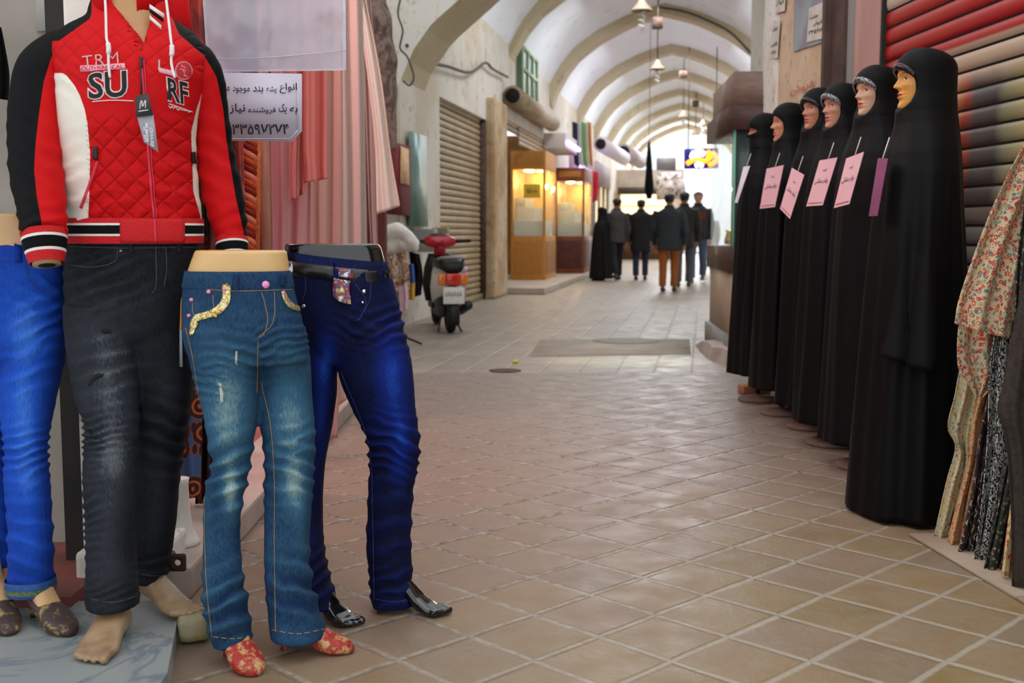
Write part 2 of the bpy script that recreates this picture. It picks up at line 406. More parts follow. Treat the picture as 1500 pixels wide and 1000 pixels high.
bm = NB(); quad(bm, (-6, 8.9, 0), (6, 8.9, 0), (18, 62, 0), (2, 62, 0)); struct('floor_gallery', bm, far_m)

wall_m = plaster('wall_plaster', '#d6d0c6', '#c8baa6', '#a8886a', .8, .42, .66)
vault_m = plaster('vault_plaster', '#eef2f8', '#e8ebee', '#dcdad2', .5, .42, .7)
rib_m = plaster('rib_plaster', '#c6b89c', '#bbab8e', '#a89678', .6)
white_m = plaster('whitewash', '#e6e2da', '#dcd0be', '#b2946f', 2.2, .5, .68)
marble_m = SH('veined_marble'); v_ = marble_m.co(); n_ = marble_m.noise(v_, 1.6, 5, .6, 1.2)
marble_m = marble_m.done(marble_m.mix(marble_m.ramp(n_, [(.47, 0.), (.5, 1.), (.53, 0.)]), marble_m.mix(marble_m.noise(v_, 4, 4), lin('#868b8c'), lin('#9b9d99')), lin('#6e7a82')), .42)

# --- left shop front: slab, threshold, pillar, back wall
bm = NB(); A = [(-2.6, 2.0), (-.83, 2.0), (-.83, 2.62), (-.955, 3.16), (-2.6, 3.16)]
r0 = [bm.verts.new((x, y, 0)) for x, y in A]; r1 = [bm.verts.new((x, y, .06)) for x, y in A]
bm.faces.new(r1)
for i in range(5): bm.faces.new((r0[i], r0[(i+1) % 5], r1[(i+1) % 5], r1[i]))
struct('trim_1', bm, marble_m)
bm = box(NB(), (-1.12, 6.0, .05), (.28, 5.3, .10), bevel=.012); struct('trim_2', bm, mat('threshold_stone', '#b3a49a', .6, '#9c8c84', 4, bump=.2, bscale=12))
bm = box(NB(), (-2.4, 6.2, .045), (2.3, 6.2, .09)); struct('floor_shop', bm, mat('shop_floor', '#8e4f47', .7, '#7a4640', 6))
bm = box(NB(), (-1.19, 3.46, 1.6), (.2, .3, 3.2), bevel=.01); box(bm, (-1.18, 3.45, .11), (.25, .34, .11), bevel=.015); struct('wall_pillar', bm, white_m)
bm = box(NB(), (-2.05, 3.75, 1.7), (1.3, .16, 3.4)); struct('wall_left', bm, mat('grey_wall', '#a39a90', .9, '#8f867c', 3, bump=.2, bscale=20))
bm = box(NB(), (-1.36, 3.52, 1.6), (.085, .12, 3.2)); struct('trim_3', bm, mat('black_frame', '#17120f', .6, '#2a211b', 5))
bm = box(NB(), (-3.4, 6.5, 1.7), (.12, 6.5, 3.4)); struct('wall_shop', bm, mat('shop_wall', '#5e2a24', .9, '#43201d', 3))
bm = box(NB(), (-2.2, 9.0, 1.7), (2.4, .14, 3.4)); struct('wall_shop_back', bm, MATS['shop_wall'])
# wall between the shop and the gallery arch
bm = box(NB(), (-3.15, 11.5, 2.6), (2.2, 5.0, 5.2)); struct('wall_alley', bm, wall_m)

# --- gallery: walls, ribs, vault
PROF = [(0, 6.02), (.53, 5.88), (.85, 5.76), (1.45, 5.46), (1.94, 5.09), (2.2, 4.78), (2.45, 4.35), (2.57, 4.0), (2.6, 3.7)]
PROF0 = [(0, 4.9), (1.0, 4.5), (1.76, 3.86), (2.2, 3.5), (2.5, 3.1), (2.62, 2.75)]
def arch(bm, s0, s1, prof, outer, k=1.0, n=40, lm=2.57):
    rings = []
    for s in (s0, s1):
        inn, out = [], []
        for i in range(n+1):
            a = PI*(i/n) - PI/2; l = lm*math.sin(a); z = interp(prof, abs(l))
            inn.append((l*k, z)); out.append((l*k*1.02 + math.copysign(.05, l), z + outer))
        rings.append((inn, out))
    v = [[[bm.verts.new(CR(s0 if a == 0 else s1, *p)) for p in rings[a][b]] for b in (0, 1)] for a in (0, 1)]
    for i in range(n):
        for q in ((v[0][0], v[1][0]), (v[1][1], v[0][1]), (v[0][1], v[0][0]), (v[1][0], v[1][1])):
            bm.faces.new((q[0][i], q[0][i+1], q[1][i+1], q[1][i]))
    for i in (0, n): bm.faces.new((v[0][0][i], v[0][1][i], v[1][1][i], v[1][0][i]))
S_RIB = [20.9, 26.4, 32.0, 37.0, 41.8, 46.5, 51, 55.5]
for i, s_ in enumerate(S_RIB):
    bm = NB(); arch(bm, s_, s_+.55, PROF, .6, 1.05 if i == 0 else 1.0); struct('trim_%d' % (4+i), bm, rib_m, True).data.polygons.foreach_set('use_smooth', [False]*40*4 + [False]*2)
bm = NB()
arch(bm, 13.2, 14.4, PROF0, 2.6, 1.0, lm=2.62); struct('trim_12', bm, rib_m)
bm = NB()       # near face of the arch, whitewashed
n = 24; a_ = []
for i in range(n+1):
    l = -2.62 + 5.24*i/n; a_.append((bm.verts.new(CR(13.19, l, interp(PROF0, abs(l)))), bm.verts.new(CR(13.19, l, 7.5))))
for i in range(n): bm.faces.new((a_[i][0], a_[i+1][0], a_[i+1][1], a_[i][1]))
a = CR(13.19, -2.62, 0); b = CR(13.19, -2.62, 7.5); quad(bm, a, CR(13.19, -3.4, 0), CR(13.19, -3.4, 7.5), b)
struct('wall_arch_face', bm, white_m)
bm = NB()       # vault shell, domed a little in each bay; each bay has a round roof opening
ss = [14.3] + S_RIB + [58]; NL = 40
for a, b in zip(ss, ss[1:]):
    g = []; nS = 14
    for i in range(nS+1):
        t = i/nS; s = a+(b-a)*t; row = []
        for j in range(NL+1):
            l = -2.75 + 5.5*j/NL; z = interp(PROF, min(2.57, abs(l)*.95)) + .22 + .3*math.sin(PI*t)*(1-(l/2.75)**2)
            row.append(bm.verts.new(CR(s, l, z)))
        g.append(row)
    for i in range(nS):
        for j in range(NL):
            if 6 <= i <= 7 and 17 <= j <= 22: continue
            bm.faces.new((g[i][j], g[i][j+1], g[i+1][j+1], g[i+1][j]))
struct('ceiling', bm, vault_m, True)
def cbox(bm, s0, s1, l0, l1, z0, z1, mi=0, bevel=0):
    box(bm, CR((s0+s1)/2, (l0+l1)/2, (z0+z1)/2), (l1-l0, s1-s0, z1-z0), -PHI, mi, bevel=bevel)
bm = NB(); cbox(bm, 13.2, 15.2, -3.0, -2.57, 0, 4.5); cbox(bm, 15.2, 18.5, -3.0, -2.57, 2.93, 4.5); cbox(bm, 18.5, 20.0, -3.0, -2.57, 0, 4.5); cbox(bm, 20.0, 26.0, -3.0, -2.6, 3.15, 4.5)
cbox(bm, 26.0, 58, -3.0, -2.6, 0, 4.5); struct('wall_gallery_left', bm, wall_m)
bm = NB(); cbox(bm, 19.9, 26.1, -4.6, -4.5, 0, 3.3); cbox(bm, 19.9, 20.0, -4.5, -2.6, 0, 3.3); cbox(bm, 26.0, 26.1, -4.5, -2.6, 0, 3.3)
struct('wall_shop_interior', bm, mat('amber_shop_wall', '#8a6230', .8, '#6e4a24', 2))
bm = NB()
for a in (14.0, 20.9, 26.4, 32.0, 37.0, 41.8, 46.5, 51, 55.5): cbox(bm, a, a+2.0, 2.57, 3.0, 0, 4.5)
cbox(bm, 14, 58, 2.57, 3.0, 3.2, 4.5); struct('wall_gallery_right', bm, wall_m)
bm = NB(); cbox(bm, 46.5, 46.7, -2.6, .1, 0, 3.6); struct('wall_end', bm, mat('end_wall', '#b9a898', .9, '#a39080', 2))
# plaster pier beside the far shutter, with timber look
bm = NB(); cbox(bm, 18.5, 19.7, -2.75, -2.42, 0, 3.3, bevel=.06); struct('wall_pier', bm, plaster('stained_pier', '#c2ab8c', '#a98a68', '#8a6a4c', 2, .4, .6))
# green lunette window over the shop
bm = NB(); cbox(bm, 21.7, 23.6, -2.62, -2.5, 3.65, 4.62); w = struct('window_1', bm, mat('green_glass', '#5d7a66', .3, '#6f8c78', 2))
bm = NB()
for s_ in (21.7, 22.35, 23.0, 23.6): cbox(bm, s_-.03, s_+.03, -2.5, -2.46, 3.62, 4.64)
for z_ in (3.66, 4.2, 4.6): cbox(bm, 21.7, 23.6, -2.5, -2.46, z_-.03, z_+.03)
obj('window_frame', bm, mat('green_frame', '#a9b89a', .6), w)

# --- right block: pillar with posters, post, wall, step stones
def RX(Y): return 2.44 - .076*Y         # the right-hand shop line
def rwall(Y0, Y1, z0, z1, th=.3, out=0.0):
    bm = NB(); pts = [(RX(Y0)-out, Y0), (RX(Y1)-out, Y1), (RX(Y1)+th, Y1), (RX(Y0)+th, Y0)]
    a = [bm.verts.new((x, y, z0)) for x, y in pts]; b = [bm.verts.new((x, y, z1)) for x, y in pts]
    bm.faces.new(a[::-1]); bm.faces.new(b)
    for i in range(4): bm.faces.new((a[i], a[(i+1) % 4], b[(i+1) % 4], b[i]))
    return bm
stain = plaster('pillar_plaster', '#d2bba0', '#c4a486', '#a27a56', 3, .4, .62)
bm = rwall(6.91, 7.85, 0, 4.2, .5, .02); struct('wall_right_pillar', bm, stain)
bm = NB(); rings = []
for k in range(25):
    z = 4.2*k/24; o = .025*noise.noise((z*1.3, 3, 1)); x = RX(8.0)+.03
    rings.append([Vector((x+.45, 7.8, z)), Vector((x-.02, 7.8, z)), Vector((x-.06+o, 7.95, z)), Vector((x-.06+o*2, 8.25+o, z)), Vector((x+.05, 8.4, z)), Vector((x+.5, 8.4, z))])
loft(bm, rings); struct('wall_right_corner', bm, plaster('peeling_whitewash', '#e0dad2', '#d4c4b2', '#a58a70', 4, .52, .66), True)
bm = rwall(6.56, 6.91, 0, 4.2, .3, .05); box(bm, (RX(6.8)-.06, 6.8, 2.1), (.05, .06, 4.2)); struct('trim_13', bm, mat('brown_post', '#43302a', .6, '#5a443a', 6, bump=.25))
bm = rwall(6.5, 6.56, 0, 4.2, .3, .03); struct('trim_14', bm, MATS['grey_metal'])
bm = rwall(6.15, 6.5, 0, 4.2, .3, .01); struct('wall_right_panel', bm, mat('pinkish_wall', '#bd9488', .8, '#ad857c', 2, stretch=(3, 3, .6)))
bm = rwall(1.5, 6.15, 0, 4.2, .2, -.22); struct('wall_right', bm, mat('dark_wall', '#3a3532', .9))
bm = box(NB(), (3.35, 11.5, 2.1), (.8, 5.4, 4.2)); struct('wall_right_return', bm, wall_m)

# --- roller shutters
def slats(path, z0, z1, pitch, bulge, n_along=2, seg=7):
    bm = NB(); a, b = Vector(path[0]), Vector(path[1]); d = (b-a).normalized(); nr = Vector((d.y, -d.x, 0))
    if nr.dot(EYEP*Vector((1, 1, 0)) - Vector((a.x, a.y, 0))) < 0: nr = -nr
    rows = []; k = int(round((z1-z0)/pitch))
    for i in range(k):
        for j in range(seg+1):
            t = j/seg; z = z0 + (i + t*.86)*pitch
            rows.append((z, bulge*math.sin(PI*t)**.55 if 0 < j < seg else 0))
        rows.append((z0+(i+.93)*pitch, -bulge*.45))
    v = [[bm.verts.new(a.lerp(b, m/n_along) + nr*o + Vector((0, 0, z))) for m in range(n_along+1)] for z, o in rows]
    for i in range(len(v)-1):
        for m in range(n_along):
            f = bm.faces.new((v[i][m], v[i][m+1], v[i+1][m+1], v[i+1][m])); f.material_index = 1 if i % (seg+2) in (seg, seg+1) else 0  # gap faces take a dark colour for the shadow between slats
    return bm
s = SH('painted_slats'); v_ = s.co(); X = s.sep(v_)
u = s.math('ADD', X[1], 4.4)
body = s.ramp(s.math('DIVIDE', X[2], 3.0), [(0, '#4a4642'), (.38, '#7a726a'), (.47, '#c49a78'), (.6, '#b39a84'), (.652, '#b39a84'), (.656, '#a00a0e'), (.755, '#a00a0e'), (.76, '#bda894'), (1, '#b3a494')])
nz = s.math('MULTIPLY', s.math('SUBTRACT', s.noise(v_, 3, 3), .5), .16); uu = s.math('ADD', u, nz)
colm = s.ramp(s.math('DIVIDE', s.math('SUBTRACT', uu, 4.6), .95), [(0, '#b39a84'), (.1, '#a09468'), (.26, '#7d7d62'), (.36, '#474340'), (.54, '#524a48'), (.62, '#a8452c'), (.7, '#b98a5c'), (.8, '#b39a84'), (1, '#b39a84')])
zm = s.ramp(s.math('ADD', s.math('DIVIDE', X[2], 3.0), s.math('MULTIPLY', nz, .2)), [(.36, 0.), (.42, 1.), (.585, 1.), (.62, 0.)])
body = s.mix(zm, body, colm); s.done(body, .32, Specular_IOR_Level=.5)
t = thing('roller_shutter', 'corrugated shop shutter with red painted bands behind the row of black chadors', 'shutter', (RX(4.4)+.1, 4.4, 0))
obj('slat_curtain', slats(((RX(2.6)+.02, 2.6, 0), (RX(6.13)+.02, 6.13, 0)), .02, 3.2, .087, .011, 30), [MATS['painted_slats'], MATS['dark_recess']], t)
obj('guide_rail', box(NB(), (RX(6.13)+.02, 6.13, 1.6), (.05, .04, 3.2)), MATS['dark_recess'], t)
t = thing('roller_shutter', 'closed tan roller shutter in the left wall behind the scooter', 'shutter', CR(16.85, -2.7, 0))
obj('slat_curtain', slats((CR(15.2, -2.68, 0), CR(18.5, -2.68, 0)), .02, 2.93, .095, .02), [mat('tan_slats', '#a8906c', .55, '#97805e', 2), MATS['rusty_metal']], t)  # the rusty metal slot only darkens the gaps, as painted shade
bm = NB(); cbox(bm, 15.2, 18.5, -2.7, -2.62, 0, .1); obj('bottom_bar', bm, mat('brass_bar', '#8d7a5a', .6), t)
bm = NB(); cbox(bm, 18.44, 18.5, -2.72, -2.58, 0, 2.93); obj('guide_rail', bm, MATS['rusty_metal'], t)
# ================================================================ trouser mannequins on the left
def rings_px(rows, Y, n=36, p=2.2):     # rows: (py, x left, x right, depth shift, half thickness) give level sections of a body
    out = []
    for r in rows:
        py, xl, xr, dy, ry = r
        a, b = W(xl, py, Y+dy), W(xr, py, Y+dy); rx = (b.x-a.x)/2
        out.append(ell((a.x+b.x)/2, Y+dy, (a.z+b.z)/2, rx, ry if ry > 0 else -ry*rx, n, 0, p))
    return out
def dense(rows, k=4):
    return [tuple(v) for v in [list(q) for q in _spl(rows, k)]]
def _spl(rows, k):
    P = [list(rows[0])] + [list(r) for r in rows] + [list(rows[-1])]
    out = []
    for i in range(1, len(P)-2):
        for s in range(k):
            u = s/k; out.append([.5*(2*b + (c-a)*u + (2*a-5*b+4*c-d)*u*u + (3*b-a-3*c+d)*u**3) for a, b, c, d in zip(P[i-1], P[i], P[i+1], P[i+2])])
    out.append(P[-2]); return out
def crease(spots):      # spots: (px, py, rx, ry, wavelength px, slope, amplitude m)
    def f(co, n):
        px, py = PX(co); d = 0
        for x, y, rx, ry, wl, sl, am in spots:
            g = ((px-x)/rx)**2 + ((py-y)/ry)**2
            if g < 4:
                w = fbm((px*.02, py*.02, x), 1.0, 2)*9
                ph = (py - y + sl*(px-x) + w)/wl*2*PI
                d += am*math.exp(-g)*(math.sin(ph) - .3*math.cos(2*ph+1))
        return d + .0016*fbm(co, 9, 3)
    return f
def fades(spots, base=0.0, front=True):     # worn, paler places dyed into the cloth
    def f(co, n):
        px, py = PX(co); v = base
        for x, y, rx, ry, am in spots:
            g = ((px-x)/rx)**2 + ((py-y)/ry)**2
            if g < 6: v += am*math.exp(-g*1.2)*(1 if n.y < .2 else .2)
        return v
    return f
def trousers(name, parts, Y, m, folds, wear, parent, vox=.0062, base=0.0):
    bm = NB()
    for rows in parts:
        rows = [r if r[4] > 0 else r[:4] + (-r[4]*(r[2]-r[1])/2*Y/F,) for r in rows]
        loft(bm, rings_px(dense(rows), Y))
    me = remeshed(bm, vox, 5); cf = crease([(x, y, rx, ry, wl, sl, am*1.5) for x, y, rx, ry, wl, sl, am in folds]); ff = fades(wear, base)
    val = [ff(v.co, v.normal) + 16*cf(v.co, v.normal) for v in me.vertices]     # ridges of the creases are worn paler
    displace(me, cf); a_ = me.attributes.new('fade', 'FLOAT', 'POINT'); a_.data.foreach_set('value', val)
    return link_mesh(name, me, m, parent)
def foot(bm, heel, ang, L=.24, w=1.0, lift=0.0, toes=True, ankle=.13, pitch=0.0, shoe=False):
    # a foot along +x, heel at the origin, raised at the heel by lift
    R = Matrix.Translation(heel) @ Matrix.Rotation(ang, 4, 'Z') @ Matrix.Rotation(pitch, 4, 'Y')
    sec = [(0, .016, .05, .012), (.03, .026, .066, .004), (.12, .032, .082, 0), (.27, .033, .088, .002), (.42, .034, .072, .007), (.58, .039, .052, .003), (.72, .043, .036, 0), (.82, .041, .028, 0), (.88, .036, .022, .002)]
    if shoe: sec = sec[:-3] + [(.72, .041, .042, 0), (.86, .035, .034, 0), (.95, .024, .025, .002), (1.0, .010, .014, .005)]
    rings = []
    for x, hw, zt, zb in sec:
        up = lift*(1-sm(.05, .68, x)); zc, rz = (zt+zb)/2, (zt-zb)/2
        rings.append([R @ Vector((x*L, hw*w*math.cos(a)*(1 if math.sin(a) > 0 else 1.0), zc+up+rz*math.copysign(abs(math.sin(a))**.75, math.sin(a)))) for a in [2*PI*k/20 for k in range(20)]])
    loft(bm, rings)
    if toes:
        for k, (y, x1, r) in enumerate([(.027, 1.0, .0125), (.008, .985, .0095), (-.008, .955, .009), (-.021, .915, .0085), (-.033, .865, .008)]):
            y *= w; tube(bm, [R @ Vector((.76*L, y*.95, .017)), R @ Vector((.88*L, y, .016)), R @ Vector((x1*L-.008, y*1.05, .012)), R @ Vector((x1*L, y*1.05, .010))], [r*1.05, r, r*.95, r*.5], 10)
    # ankle
    ax = .20*L
    tube(bm, [R @ Vector((ax+.02, 0, .045+lift*.8)), R @ Vector((ax+.004, 0, .085+lift*.9)), R @ Vector((ax-.004, 0, .13+lift)), R @ Vector((ax-.004, 0, ankle+.05+lift))], [k*w*(.72 if shoe else .8) for k in (.035, .032, .028, .029)], 16)
    return R
def loops(bm, pts, bv, w=4.5, h=26):
    for x, y in pts: patch(bm, [(x-w, y), (x-w+.5, y+h)], [(x+w, y), (x+w-.5, y+h)], bv, 6, 2, .002, .003)
def button(bm, x, y, bv, r, th=.003):
    h, n = hit(x, y, bv)
    if h: disc(bm, h, n, r, th)

# --- A: bright blue jeans cut by the left edge
YA = 2.98
tA = thing('trouser_mannequin', 'half mannequin in bright royal blue jeans with rolled cuffs at the far left', 'mannequin', (G(20, 930, .06).x, YA, .06))
hipA = [(357, -72, 96, .13, .10), (380, -76, 97, .13, .105), (420, -82, 98, .13, .115), (470, -84, 99, .13, .12), (505, -82, 97, .125, .115), (530, -70, 90, .12, .09)]
lA = [(490, 0, 97, .12, .095), (540, 0, 90, .10, -.95), (600, 2, 77, .08, -1), (650, 8, 69, .05, -1), (700, 8, 71, .04, -1), (750, 12, 74, .03, -1), (800, 14, 76, .01, -1), (850, 13, 77, .02, -1), (858, 13, 77, .02, -1)]
rA = [(490, -82, 2, .13, .095), (560, -78, 6, .12, -1), (650, -58, 10, .11, -1), (750, -44, 20, .11, -1), (830, -30, 22, .09, -1)]
jA = trousers('jeans', [hipA, lA, rA], YA, denim('denim_royal', '#0c2f8c', '#1c50bc', '#4a84dc'),
  [(60, 430, 40, 40, 26, -.5, .003), (40, 540, 45, 40, 30, .35, .003), (70, 470, 40, 40, 22, .5, .004), (40, 660, 45, 35, 16, .25, .005), (45, 790, 40, 60, 30, -.2, .004), (70, 375, 30, 14, 12, .1, .001)],
  [(40, 470, 38, 60, .45), (35, 600, 26, 110, .5), (42, 700, 22, 60, .3), (45, 800, 18, 40, .2)], tA, base=.2)
bvA = bvh_of(jA)
bm = NB(); loft(bm, rings_px([(846, 10, 79, .02, -1.0), (852, 10, 80, .02, -1), (864, 11, 80, .02, -1), (868, 13, 78, .02, -1)], YA), (False, False), 0); obj('rolled_cuff', bm, mat('cuff_blue', '#2a4c86', .9, '#3c5f9a', 60), jA)
bm = NB(); loft(bm, rings_px([(856, 10, 80.5, .02, -1.01), (863, 11, 80.5, .02, -1.01)], YA), (False, False)); obj('cuff_tape', bm, mat('cuff_tape', '#6d7a5a', .8, '#3f5b3a', 160), jA)
bm = NB(); trace(bm, [(-40, 381), (20, 383), (96, 381)], bvA, .0009); trace(bm, [(36, 385), (44, 410), (66, 424), (97, 421)], bvA, .0009); trace(bm, [(38, 388), (47, 414), (68, 428), (97, 425)], bvA, .0009); trace(bm, [(62, 560), (58, 660), (64, 760), (68, 845)], bvA, .0008)
obj('stitching', bm, MATS['thread_navy'], jA)
bm = NB(); loops(bm, [(27, 356)], bvA, 5, 28); obj('belt_loop', bm, MATS['denim_royal'], jA)
bm = NB(); loft(bm, rings_px([(313, -66, 68, .13, .088), (316, -68, 71, .13, .095), (335, -70, 80, .13, .10), (360, -72, 92, .13, .098), (420, -60, 80, .13, .09)], YA))
for a, b, d1, d2 in (((40, 430), (44, 860), .06, .03), ((-34, 430), (-6, 860), .115, .09)): tube(bm, [W(a[0], a[1], YA+.13), W((a[0]+b[0])/2, 640, YA+d1), W(b[0], b[1], YA+d2)], [.045, .03, .022], 14)
f1 = G(48, 903, .06); f2 = G(12, 915, .06)
foot(bm, f1, -.75, .225, .95, .055, False, .12, shoe=True); foot(bm, G(-12, 897, .06), -.95, .225, .95, .055, False, .12, shoe=True)
me = remeshed(bm, .0048, 4); link_mesh('body', me, MATS['mannequin_tan'], tA)
shoe_m = SH('worn_paint_brown'); v_ = shoe_m.co(); shoe_m = shoe_m.done(shoe_m.mix(shoe_m.ramp(shoe_m.noise(v_, 26, 5, .7), [(.52, 0.), (.62, 1.)]), lin('#41302c'), lin('#a58a56')), .6)
def painted_shoe(heel, ang, L, m, parent, lift, pin=False, w=.95, heel_r=.012):
    bm = NB(); R = Matrix.Translation(heel) @ Matrix.Rotation(ang, 4, 'Z')
    sec = [(-.03, .020, .058, .008), (.03, .031, .064, 0), (.14, .037, .056, -.004), (.3, .039, .047, 0), (.45, .040, .056, .003), (.58, .044, .060, 0), (.72, .0465, .049, -.002), (.86, .040, .040, -.002), (.96, .029, .030, 0), (1.03, .012, .017, .003)]
    rings = []
    for x, hw, zt, zb in sec:
        up = lift*(1-sm(.05, .68, x)); zc, rz = (zt+zb)/2, (zt-zb)/2
        rings.append([R @ Vector((x*L, hw*w*math.cos(a), max(.001, zc+up+rz*math.copysign(abs(math.sin(a))**.7, math.sin(a))))) for a in [2*PI*k/24 for k in range(24)]])
    loft(bm, rings)
    o = obj('painted_shoe', bm, m, parent)
    bm = NB(); tube(bm, [R @ Vector((.02*L, 0, 0)), R @ Vector((.03*L, 0, lift*.4)), R @ Vector((.07*L, 0, lift+.02))], [heel_r*.75, heel_r*.8, heel_r*1.5], 12); obj('heel', bm, m, o)
    return o
painted_shoe(f1, -.75, .225, shoe_m, tA, .055); painted_shoe(G(-12, 897, .06), -.95, .225, shoe_m, tA, .055)

# --- C: faded blue jeans, red painted shoes
YC = 2.93
tC = thing('trouser_mannequin', 'tan half mannequin in faded blue jeans with sequinned pockets and red shoes', 'mannequin', (G(370, 955).x, YC, 0))
hipC = [(398, 273, 424, 0, .088), (410, 271, 427, 0, .095), (440, 268, 434, 0, .105), (475, 269, 444, 0, .112), (505, 272, 450, 0, .108), (530, 281, 450, 0, .08)]
lC = [(480, 268, 380, -.02, .1), (520, 279, 381, -.02, .098), (560, 287, 380, -.015, -.98), (600, 298, 377, -.01, -1), (640, 304, 373, -.01, -1), (680, 311, 367, 0, -1), (710, 302, 361, .005, -1), (745, 299, 354, .01, -1), (790, 299, 351, .01, -1.1), (850, 297, 356, -.045, -1.2), (900, 302, 364, -.065, -1.3), (933, 311, 368, -.06, -1.4), (940, 312, 369, -.06, -1.4)]
rC = [(480, 372, 446, .06, .1), (520, 377, 452, .06, .1), (560, 377, 456, .06, -.98), (600, 379, 458, .06, -1), (640, 384, 461, .05, -1), (680, 388, 461, .05, -1), (720, 387, 458, .05, -1), (790, 388, 453, .035, -1.1), (850, 389, 456, .015, -1.15), (900, 394, 469, .0, -1.2), (922, 397, 476, -.01, -1.3), (931, 398, 478, -.01, -1.3)]
jC = trousers('jeans', [hipC, lC, rC], YC, denim('denim_faded', '#112a4c', '#39647f', '#a0bbb4'),
  [(345, 520, 45, 34, 15, -.12, .0035), (425, 500, 30, 30, 14, .15, .003), (320, 560, 30, 26, 13, -.3, .0025), (425, 640, 35, 30, 20, .3, .003), (335, 690, 40, 55, 26, .35, .005), (425, 690, 45, 45, 24, -.3, .004), (330, 880, 40, 50, 30, .4, .006), (440, 860, 45, 50, 32, -.35, .005), (390, 500, 20, 30, 16, .6, .003), (300, 560, 20, 20, 14, -.4, .002)],
  [(332, 600, 36, 85, .55), (425, 610, 34, 85, .45), (338, 718, 14, 42, .7), (430, 708, 20, 42, .6), (335, 520, 46, 20, .12), (428, 520, 30, 20, .12), (300, 760, 8, 160, .14), (440, 760, 12, 60, .12)], tC, base=.12)
bvC = bvh_of(jC)
bm = NB(); loft(bm, rings_px([(396, 272, 425, 0, .0905), (399, 271.5, 426.5, 0, .093), (419, 268, 430.5, 0, .1015), (421, 269.5, 430, 0, .100)], YC), (False, False)); wbC = obj('waistband', bm, MATS['denim_faded'], jC); attr(wbC.data, 'fade', lambda c, n: .12)
bm = NB()
for pts in ([(270, 420), (340, 426), (428, 424)], [(272, 400), (345, 405), (425, 404)], [(383, 428), (388, 445), (392, 470), (386, 490), (378, 494)], [(402, 428), (402, 460), (396, 478), (380, 492)],
  [(282, 441), (284, 460), (296, 466), (312, 458), (312, 432)], [(378, 500), (377, 540), (376, 575)], [(272, 480), (282, 520), (290, 570), (300, 640)], [(382, 560), (396, 620), (402, 700), (402, 800), (404, 925)], [(300, 708), (300, 780), (303, 860), (311, 935)]): trace(bm, pts, bvC, .0007, off=.001)
trace(bm, [(312, 932), (340, 935), (368, 932)], bvC, .001, dash=3); trace(bm, [(398, 922), (436, 928), (475, 921)], bvC, .001, dash=3)
obj('stitching', bm, MATS['thread_gold'], jC)
for x in (346, 414):
    bm = NB(); loops(bm, [(x, 402)], bvh_of(wbC), 4.5, 26); o = obj('belt_loop', bm, MATS['denim_faded'], jC)
sq = SH('sequins'); v_ = sq.co(); k_ = sq.vor(v_, 240, out='Color'); k_ = sq.sep(k_)[0]
sq = sq.done(sq.ramp(k_, [(0, '#8a7a4a'), (.4, '#c9b070'), (.75, '#ddd6b4'), (1, '#f2e6a0')]), .3, Metallic=.6)
bm = NB(); patch(bm, [(326, 418), (326, 436), (317, 449), (301, 457), (286, 461), (280, 474), (278, 491)], [(338, 418), (337, 442), (325, 458), (306, 466), (292, 470), (287, 480), (284, 490)], bvC, 20, 4, .0015, .002); obj('sequin_trim', bm, sq, jC)
bm = NB(); patch(bm, [(411, 427), (416, 442), (425, 452), (438, 456)], [(416, 426), (422, 438), (430, 446), (439, 449)], bvC, 14, 3, .0015, .002); obj('sequin_trim', bm, sq, jC)
rng = random.Random(2)
bm = NB()
for k in range(46):
    t = rng.random(); q = spline([Vector((332, 420, 0)), Vector((331, 440, 0)), Vector((320, 454, 0)), Vector((303, 462, 0)), Vector((289, 466, 0)), Vector((282, 486, 0))], 40)[int(t*40)]
    button(bm, q.x+rng.uniform(-5, 5), q.y+rng.uniform(-5, 5), bvC, rng.uniform(.0022, .0042), .0035)
obj('loose_sequins', bm, MATS['gold'], jC)
for x, y, r in ((389, 417, .0105), (330, 423, .006), (306.5, 427.5, .0055), (281.5, 439, .005), (278, 462, .005), (414, 429, .005)):
    bm = NB(); button(bm, x, y, bvC, r, .006); obj('button', bm, MATS['pink_enamel'], jC)
fr = mat('frayed_denim', '#cfd2c4', .95, '#aab8b4', 300)
for A_, B_ in (([(320, 560), (322, 575), (323, 590)], [(324, 562), (327, 576), (327, 588)]), ([(345, 514), (344, 530)], [(348, 514), (347, 536)])):
    bm = NB(); patch(bm, A_, B_, bvC, 8, 2, .0004, .0006); obj('frayed_patch', bm, fr, jC)
bm = NB(); loft(bm, rings_px([(366.5, 288, 417, 0, .07), (368, 286, 420, 0, .074), (372, 285, 420, 0, .076), (385, 280, 422, 0, .08), (400, 275, 424, 0, .083), (440, 290, 420, 0, .07), (500, 300, 430, 0, .06)], YC))
for rows in (lC, rC):
    tube(bm, [W((r[1]+r[2])/2, r[0], YC+r[3]) for r in rows[::2]] + [W((rows[-1][1]+rows[-1][2])/2, rows[-1][0]-14, YC+rows[-1][3])], .018, 12)
hL, hR = G(331, 960), G(414, 951)
foot(bm, hL, -.9, .18, .9, .06, False, .05, shoe=True); foot(bm, hR, -.12, .19, .9, .06, False, .05, shoe=True)
me = remeshed(bm, .0048, 4); link_mesh('body', me, mat('mannequin_pale', '#d9b27c', .42, '#cfa56c', 5, coat=.1), tC)
rs = SH('worn_paint_red'); v_ = rs.co(); rs = rs.done(rs.mix(rs.ramp(rs.noise(v_, 34, 6, .75), [(.5, 0.), (.57, 1.)]), lin('#a5261f'), lin('#c49a68')), .55)
painted_shoe(hL, -.9, .18, rs, tC, .06, True); painted_shoe(hR, -.12, .19, rs, tC, .06, True)
